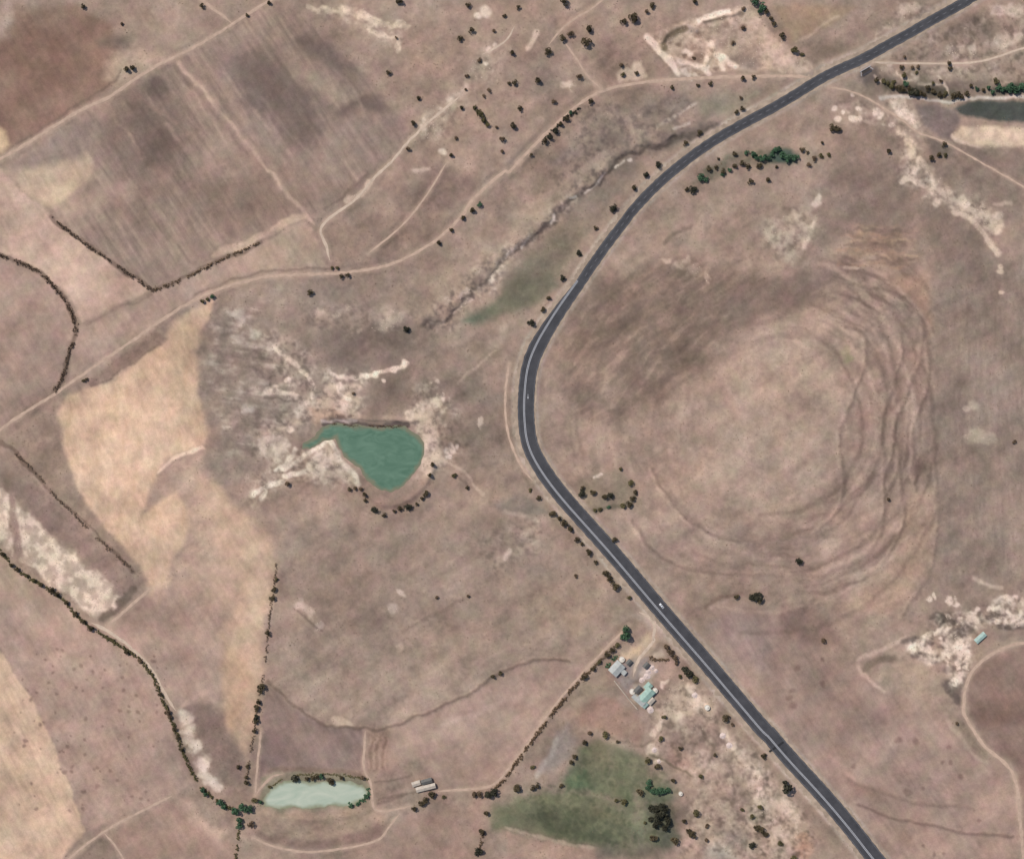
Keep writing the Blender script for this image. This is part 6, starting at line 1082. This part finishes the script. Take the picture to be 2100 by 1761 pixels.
# ------------------------------------------------------------------ farm buildings and tanks
M_WALL = mat('whitewashed_wall', A((196, 186, 172)), 0.9, 0.12, 0.6); M_DOOR = mat('dark_door', (0.05, 0.04, 0.035), 0.7, 0.2, 1.0); M_GLASS = mat('window_glass', (0.02, 0.025, 0.03), 0.15, 0.1, 1.0, spec=0.5)
def roof_mat(name, col):
    m, n, l, b = nodes(name); tc = n.new('ShaderNodeTexCoord'); wv_ = n.new('ShaderNodeTexWave'); wv_.inputs['Scale'].default_value = 1.6; wv_.bands_direction = 'X'; l.new(tc.outputs['Object'], wv_.inputs['Vector'])
    nz = n.new('ShaderNodeTexNoise'); nz.inputs['Scale'].default_value = 0.35; nz.inputs['Detail'].default_value = 6; l.new(tc.outputs['Object'], nz.inputs['Vector'])
    r = n.new('ShaderNodeValToRGB'); r.color_ramp.elements[0].position = 0.3; r.color_ramp.elements[1].position = 0.7; c = np.array(col); r.color_ramp.elements[0].color = (*(c*0.72), 1); r.color_ramp.elements[1].color = (*c, 1); l.new(nz.outputs['Fac'], r.inputs[0]); l.new(r.outputs[0], b.inputs['Base Color'])
    bp = n.new('ShaderNodeBump'); bp.inputs['Strength'].default_value = 0.4; bp.inputs['Distance'].default_value = 0.05; l.new(wv_.outputs['Fac'], bp.inputs['Height']); l.new(bp.outputs[0], b.inputs['Normal']); b.inputs['Roughness'].default_value = 0.6; return m
R_TEAL = roof_mat('roof_pale_teal', A((166, 200, 186))); R_GREY = roof_mat('roof_pale_grey', A((190, 196, 192))); R_WHITE = roof_mat('roof_white', A((206, 196, 180))); R_DARK = roof_mat('roof_dark', A((104, 104, 100))); R_CYAN = roof_mat('roof_turquoise', A((178, 208, 198)))
def building(name, label, x, y, L, Wd, ang, rm, eave=3.0, pitch=0.32, doors=1, wins=3, cat='shed'):
    o = empty(name, W(x, y, 0), ang); hx, hy = L/2, Wd/2; rz = eave+hy*pitch
    w_ = MB(); w_.add([(-hx, -hy, -0.6), (hx, -hy, -0.6), (hx, hy, -0.6), (-hx, hy, -0.6), (-hx, -hy, eave), (hx, -hy, eave), (hx, hy, eave), (-hx, hy, eave), (-hx, 0, rz), (hx, 0, rz)], [(0, 1, 5, 4), (2, 3, 7, 6), (1, 2, 6, 9, 5), (3, 0, 4, 8, 7), (3, 2, 1, 0)]); w_.build('wall', M_WALL, o)
    e = 0.45; th = 0.12
    for sgn in (-1, 1):
        y0, z0 = 0, rz+0.02; y1, z1 = sgn*(hy+e), rz-(hy+e)*pitch+0.02
        v = [(-hx-e, y0, z0), (hx+e, y0, z0), (hx+e, y1, z1), (-hx-e, y1, z1)]; v += [(a, b, c+th) for a, b, c in v]
        f = [(0, 1, 2, 3), (7, 6, 5, 4), (0, 4, 5, 1), (1, 5, 6, 2), (2, 6, 7, 3), (3, 7, 4, 0)]
        if sgn < 0: f = [q[::-1] for q in f]
        MB().add(v, f).build('roof', rm, o)
    MB().box(0, 0, rz+th+0.05, L+2*e, 0.3, 0.1).build('ridge_cap', rm, o)
    for d in range(doors): MB().box(-hx*0.5+d*hx*0.9, -hy-0.04, 1.05, 1.8, 0.08, 2.1).build('door', M_DOOR, o)
    for q in range(wins):
        MB().box(-hx+L*(q+0.5)/wins, hy+0.03, 1.6, 1.0, 0.06, 0.9).build('window', M_GLASS, o)
    return tag(o, label, cat, None)
def at(z): p = Q(2200, 2340, 4.89, z)[0]; return p
DG = math.radians(47)
building('shed', 'pale blue-grey roofed shed by the clipped hedge', *at((545, 800)), 11.5, 9.0, DG, R_GREY, 3.2)
building('barn', 'largest pale teal roofed barn in the farmyard', *at((1090, 1290)), 13.0, 7.5, DG, R_TEAL, 3.6)
building('barn', 'narrow pale green roofed barn on the lower side of the teal barn', *at((985, 1390)), 8.5, 6.0, DG-math.pi/2, R_GREY, 3.0)
building('lean_to', 'small pale teal roofed shed at the upper corner of the teal barn', *at((1120, 1130)), 6.0, 5.0, DG, R_TEAL, 2.8)
building('shed', 'dark grey roofed shed left of the teal barn', *at((935, 1190)), 6.5, 4.5, DG, R_DARK, 2.8)
building('shed', 'cream roofed shed at the lower right corner of the teal barn', *at((1170, 1390)), 6.0, 4.5, DG, R_WHITE, 2.6)
building('cottage', 'tiny dark roofed cottage on the grey yard', *at((1085, 745)), 5.0, 3.6, DG, R_DARK, 2.5, wins=2, cat='cottage')
building('shed', 'small pale teal shed touching the right gable of the teal barn', *at((1195, 1265)), 5.0, 3.6, DG, R_TEAL, 2.4, wins=1)
building('shed', 'tiny pale green shed at the lowest corner of the barn group', *at((1060, 1470)), 4.6, 3.6, DG, R_CYAN, 2.3, wins=1)
building('shed', 'tiny grey shed between the stone wall and the dark grey shed', *at((880, 1330)), 4.5, 3.4, DG-math.pi/2, R_GREY, 2.3, wins=1)
building('shed', 'small grey lean shed at the right corner of the blue-grey shed', *at((660, 860)), 5.5, 3.6, DG-math.pi/2, R_GREY, 2.4, wins=1)
building('shed', 'tiny pale shed between the water tank and the cottage', *at((770, 690)), 4.5, 3.4, DG, R_DARK, 2.3, wins=1)
p_ = T(1, 3, (1355, 1192))[0]; building('shed', 'long white roofed shed beside the dam lane', p_[0], p_[1], 17.0, 3.8, math.radians(14), R_WHITE, 2.8, doors=2, wins=5)
p_ = T(1, 3, (1362, 1142))[0]; building('shed', 'dark roofed shed just above the long white shed', p_[0], p_[1], 9.0, 3.8, math.radians(16), R_DARK, 2.8, doors=2)
p_ = T(1, 3, (1280, 1160))[0]; building('shed', 'short white roofed shed left of the dark roofed shed', p_[0], p_[1], 7.0, 3.6, math.radians(18), R_WHITE, 2.4, wins=2)
p_ = Q(3330, 2220, 4.03, (1380, 680))[0]; building('shed', 'narrow turquoise roofed shed on the right chalk outcrop', p_[0], p_[1], 10.5, 4.0, math.radians(42), R_CYAN, 2.6, wins=4)
M_TANK = mat('tank_cement', A((206, 204, 194)), 0.7, 0.15, 0.5); M_TLID = mat('tank_lid', A((224, 220, 208)), 0.7, 0.12, 0.8)
def tank(label, x, y, r, h):
    o = empty('water_tank', W(x, y, 0)); n = 28; w_ = MB(); ring = lambda rr_, z: [(rr_*math.cos(2*math.pi*i/n), rr_*math.sin(2*math.pi*i/n), z) for i in range(n)]
    w_.add(ring(r, -0.5)+ring(r, h)+ring(r-0.15, h)+ring(r-0.15, h-0.35), [(i, (i+1) % n, n+(i+1) % n, n+i) for i in range(n)]+[(n+i, n+(i+1) % n, 2*n+(i+1) % n, 2*n+i) for i in range(n)]+[(2*n+i, 2*n+(i+1) % n, 3*n+(i+1) % n, 3*n+i) for i in range(n)]); w_.build('tank_wall', M_TANK, o, True)
    MB().add(ring(r-0.16, h-0.3)+[(0, 0, h+0.25)], [(i, (i+1) % n, n) for i in range(n)]).build('lid', M_TLID, o)
    MB().tube((r*0.5, 0, h-0.15), (r*0.5, 0, h+0.18), 0.35, 0.35, 10).build('hatch', M_DOOR, o)
    return tag(o, label, 'water tank', None)
tank('pale round water tank at the upper corner of the blue-grey shed', *at((640, 640)), 2.6, 2.2)
tank('white round water tank left of the dark grey shed', *at((830, 1228)), 2.5, 2.2)
tank('cream round water tank right of the teal barn', *at((1248, 1208)), 2.4, 2.2)
p_ = Q(2560, 2340, 4.89, (443, 1520))[0]; tank('bright white round water tank alone near the road', p_[0], p_[1], 2.4, 2.4)
p_ = Q(2300, 2850, 4.89, (1230, 605))[0]; tank('small pale water tank beside the green thicket', p_[0], p_[1], 1.9, 1.8)
# yard wall of pale stone blocks
M_STONE = mat('pale_stone', A((190, 180, 164)), 0.95, 0.2, 0.8, 0.12)
wp = resample(Q(2200, 2340, 4.89, (500, 1030), (620, 1180), (760, 1360), (930, 1560)), 3.2)
wall_o = empty('stone_wall', W(*wp[0])); b0 = W(*wp[0]); blk = None
for k in range(len(wp)-1):
    a_, b_ = W(*wp[k]), W(*wp[k+1]); c_ = (a_+b_)/2-b0
    if blk is None: blk = MB().box(0, 0, 0.35, 1.38, 0.9, 1.9, 0, 0.9).mesh('stone_block'); blk.materials.append(M_STONE)
    s_ = link('stone_block', blk, wall_o); s_.location = (c_.x, c_.y, c_.z); s_.rotation_euler = (0, 0, math.atan2((b_-a_).y, (b_-a_).x)+random.uniform(-0.06, 0.06)); s_.scale = (1, random.uniform(0.85, 1.15), random.uniform(0.85, 1.1))
tag(wall_o, 'low pale stone wall running down from the blue-grey shed', 'wall')
# pale spoil heaps in the yard
def heap(label, x, y, r, h, m):
    g = np.random.default_rng(int(x*10)); n, rings = 14, 4; v = [(0, 0, h)]; f = []
    for q in range(1, rings+1):
        for i in range(n):
            rr_ = r*q/rings*g.uniform(0.85, 1.15); v.append((rr_*math.cos(6.2832*i/n), rr_*math.sin(6.2832*i/n), max(-0.3, h*(1-q/rings)**1.2*g.uniform(0.7, 1.2)-(0.3 if q == rings else 0))))
    for i in range(n): f.append((0, 1+i, 1+(i+1) % n))
    for q in range(rings-1):
        for i in range(n): a_ = 1+q*n; f.append((a_+i, a_+n+i, a_+n+(i+1) % n, a_+(i+1) % n))
    o = MB().add(v, f).build('spoil_heap', m, None); o.location = W(x, y); return tag(o, label, 'spoil heap', 'pale spoil heaps')
M_HEAP = mat('pale_spoil', A((214, 198, 190)), 0.95, 0.2, 0.6)
for lab, z, r_ in (('pale pink spoil heap nearest the tiny dark cottage', (1200, 790), 2.6), ('pale spoil heap second below the tiny dark cottage', (1130, 870), 3.0), ('largest pale spoil heap in the yard chain', (1105, 945), 3.6), ('brightest pale spoil heap, lowest of the yard chain', (1010, 1020), 3.0), ('pale spoil heap at the lower tip of the farmyard', (1160, 1565), 3.4), ('small pale spoil heap at the right of the yard chain', (1270, 850), 2.2)):
    heap(lab, *at(z), r_, 1.3, M_HEAP)
for lab, z, r_ in (('pale spoil heap nearest the lone white tank by the road', (1480, 470), 3.2), ('upper of two pale spoil heaps below the farmyard roadside tree', (1700, 790), 3.2), ('lower of two pale spoil heaps below the farmyard roadside tree', (1750, 865), 3.4), ('pale spoil heap at the upper right corner of the small green field', (1160, 900), 2.8), ('pale spoil heap against the olive tree at the small green field', (1195, 992), 2.2)):
    q_ = T(2, 3, z)[0]; heap(lab, q_[0], q_[1], r_, 1.2, M_HEAP)
# ------------------------------------------------------------------ culvert where the stream passes under the road
M_CONC = mat('concrete', A((178, 178, 178)), 0.85, 0.15, 0.5)
cp = T(3, 0, (845, 545))[0]; cv = empty('culvert', W(cp[0], cp[1], 0.2), math.radians(30))
MB().box(0, 0, 0.3, 11, 0.6, 1.6).build('parapet', M_CONC, cv)
MB().box(0, -1.6, -0.9, 7.6, 2.6, 2.2).build('opening', M_DOOR, cv)  # solid dark box, its colour stands in for shade inside the culvert
for sgn in (-1, 1): MB().box(sgn*5.2, -2.0, -0.3, 0.5, 4.6, 1.7, sgn*0.45).build('wing_wall', M_CONC, cv)
MB().box(0, -3.9, -1.1, 9.5, 2.4, 2.1).build('apron', mat('shade_toned_concrete', A((70, 68, 72)), 0.5, 0.2, 0.5), cv)  # apron toned dark, culvert shade put into its colour
tag(cv, 'concrete culvert with dark opening at the gravel side road junction', 'culvert')
# ------------------------------------------------------------------ the white pickup on the road
def pickup(label, x, y, ang):
    o = empty('pickup_truck', W(x, y, 0.17), ang); P_ = mat('white_car_paint', (0.78, 0.78, 0.8), 0.3, 0.03, 1.0, spec=0.5); BK = mat('black_rubber', (0.015, 0.015, 0.016), 0.8, 0.2, 4.0); ch_ = mat('bumper_grey', (0.25, 0.25, 0.26), 0.4, 0.1, 2.0)
    prof = [(-2.6, 0.45), (-2.6, 1.02), (-0.55, 1.06), (0.75, 1.08), (2.35, 0.98), (2.62, 0.78), (2.62, 0.42)]; hw = 0.93; n = len(prof)
    v = [(px, s_*hw*(0.94 if k in (1, 4, 5) else 1), pz) for s_ in (-1, 1) for k, (px, pz) in enumerate(prof)]
    f = [tuple(range(n)), tuple(range(2*n-1, n-1, -1))]+[(i, i+n, (i+1) % n+n, (i+1) % n) for i in range(n)]; bd = MB().add(v, f).build('body', P_, o)
    cab = [(-0.75, 1.05), (-0.6, 1.72), (0.35, 1.74), (1.1, 1.07)]; v = [(px, s_*(0.88 if pz < 1.2 else 0.72), pz) for s_ in (-1, 1) for px, pz in cab]
    MB().add(v, [(0, 1, 2, 3), (7, 6, 5, 4), (0, 4, 5, 1), (1, 5, 6, 2), (2, 6, 7, 3)]).build('cab', P_, o)
    MB().add([(1.12, -0.8, 1.1), (1.12, 0.8, 1.1), (0.44, 0.66, 1.72), (0.44, -0.66, 1.72)], [(0, 1, 2, 3)]).build('windscreen', M_GLASS, o)
    MB().add([(-0.77, -0.8, 1.12), (-0.77, 0.8, 1.12), (-0.64, 0.66, 1.66), (-0.64, -0.66, 1.66)], [(3, 2, 1, 0)]).build('rear_window', M_GLASS, o)
    for s_ in (-1, 1):
        MB().add([(-0.6, s_*0.885, 1.12), (0.85, s_*0.885, 1.12), (0.32, s_*0.755, 1.64), (-0.52, s_*0.755, 1.64)], [(0, 1, 2, 3) if s_ < 0 else (3, 2, 1, 0)]).build('side_window', M_GLASS, o)
        MB().box(2.6, s_*0.65, 0.78, 0.08, 0.35, 0.16).build('headlight', M_TLID, o); MB().box(-2.61, s_*0.8, 0.8, 0.06, 0.16, 0.3).build('tail_light', mat('tail_red', (0.4, 0.02, 0.02), 0.4), o)
        MB().box(1.0, s_*1.02, 1.15, 0.14, 0.2, 0.16).build('mirror', P_, o)
        for wx in (-1.65, 1.6):
            t_ = MB().tube((wx, s_*0.72, 0.36), (wx, s_*0.97, 0.36), 0.36, 0.36, 16).build('wheel', BK, o); MB().tube((wx, s_*0.975, 0.36), (wx, s_*0.985, 0.36), 0.2, 0.2, 12).build('rim', ch_, t_)
    MB().box(-1.7, 0, 1.045, 1.55, 1.5, 0.05).build('load_bed', ch_, o); MB().box(2.64, 0, 0.5, 0.1, 1.8, 0.2).build('bumper', ch_, o)
    return tag(o, label, 'pickup truck')
cpx = Q(2400, 2200, 12.58, (1010, 890))[0]; kk = int(np.argmin(np.hypot(cl[:, 0]-cpx[0], cl[:, 1]-cpx[1]))); dd = cl[kk+3]-cl[kk-3]
pickup('small white pickup truck driving beside the centre line of the tarred road', cpx[0], cpx[1], math.atan2(-dd[1], dd[0])+math.pi)
print('trees', len(trees))
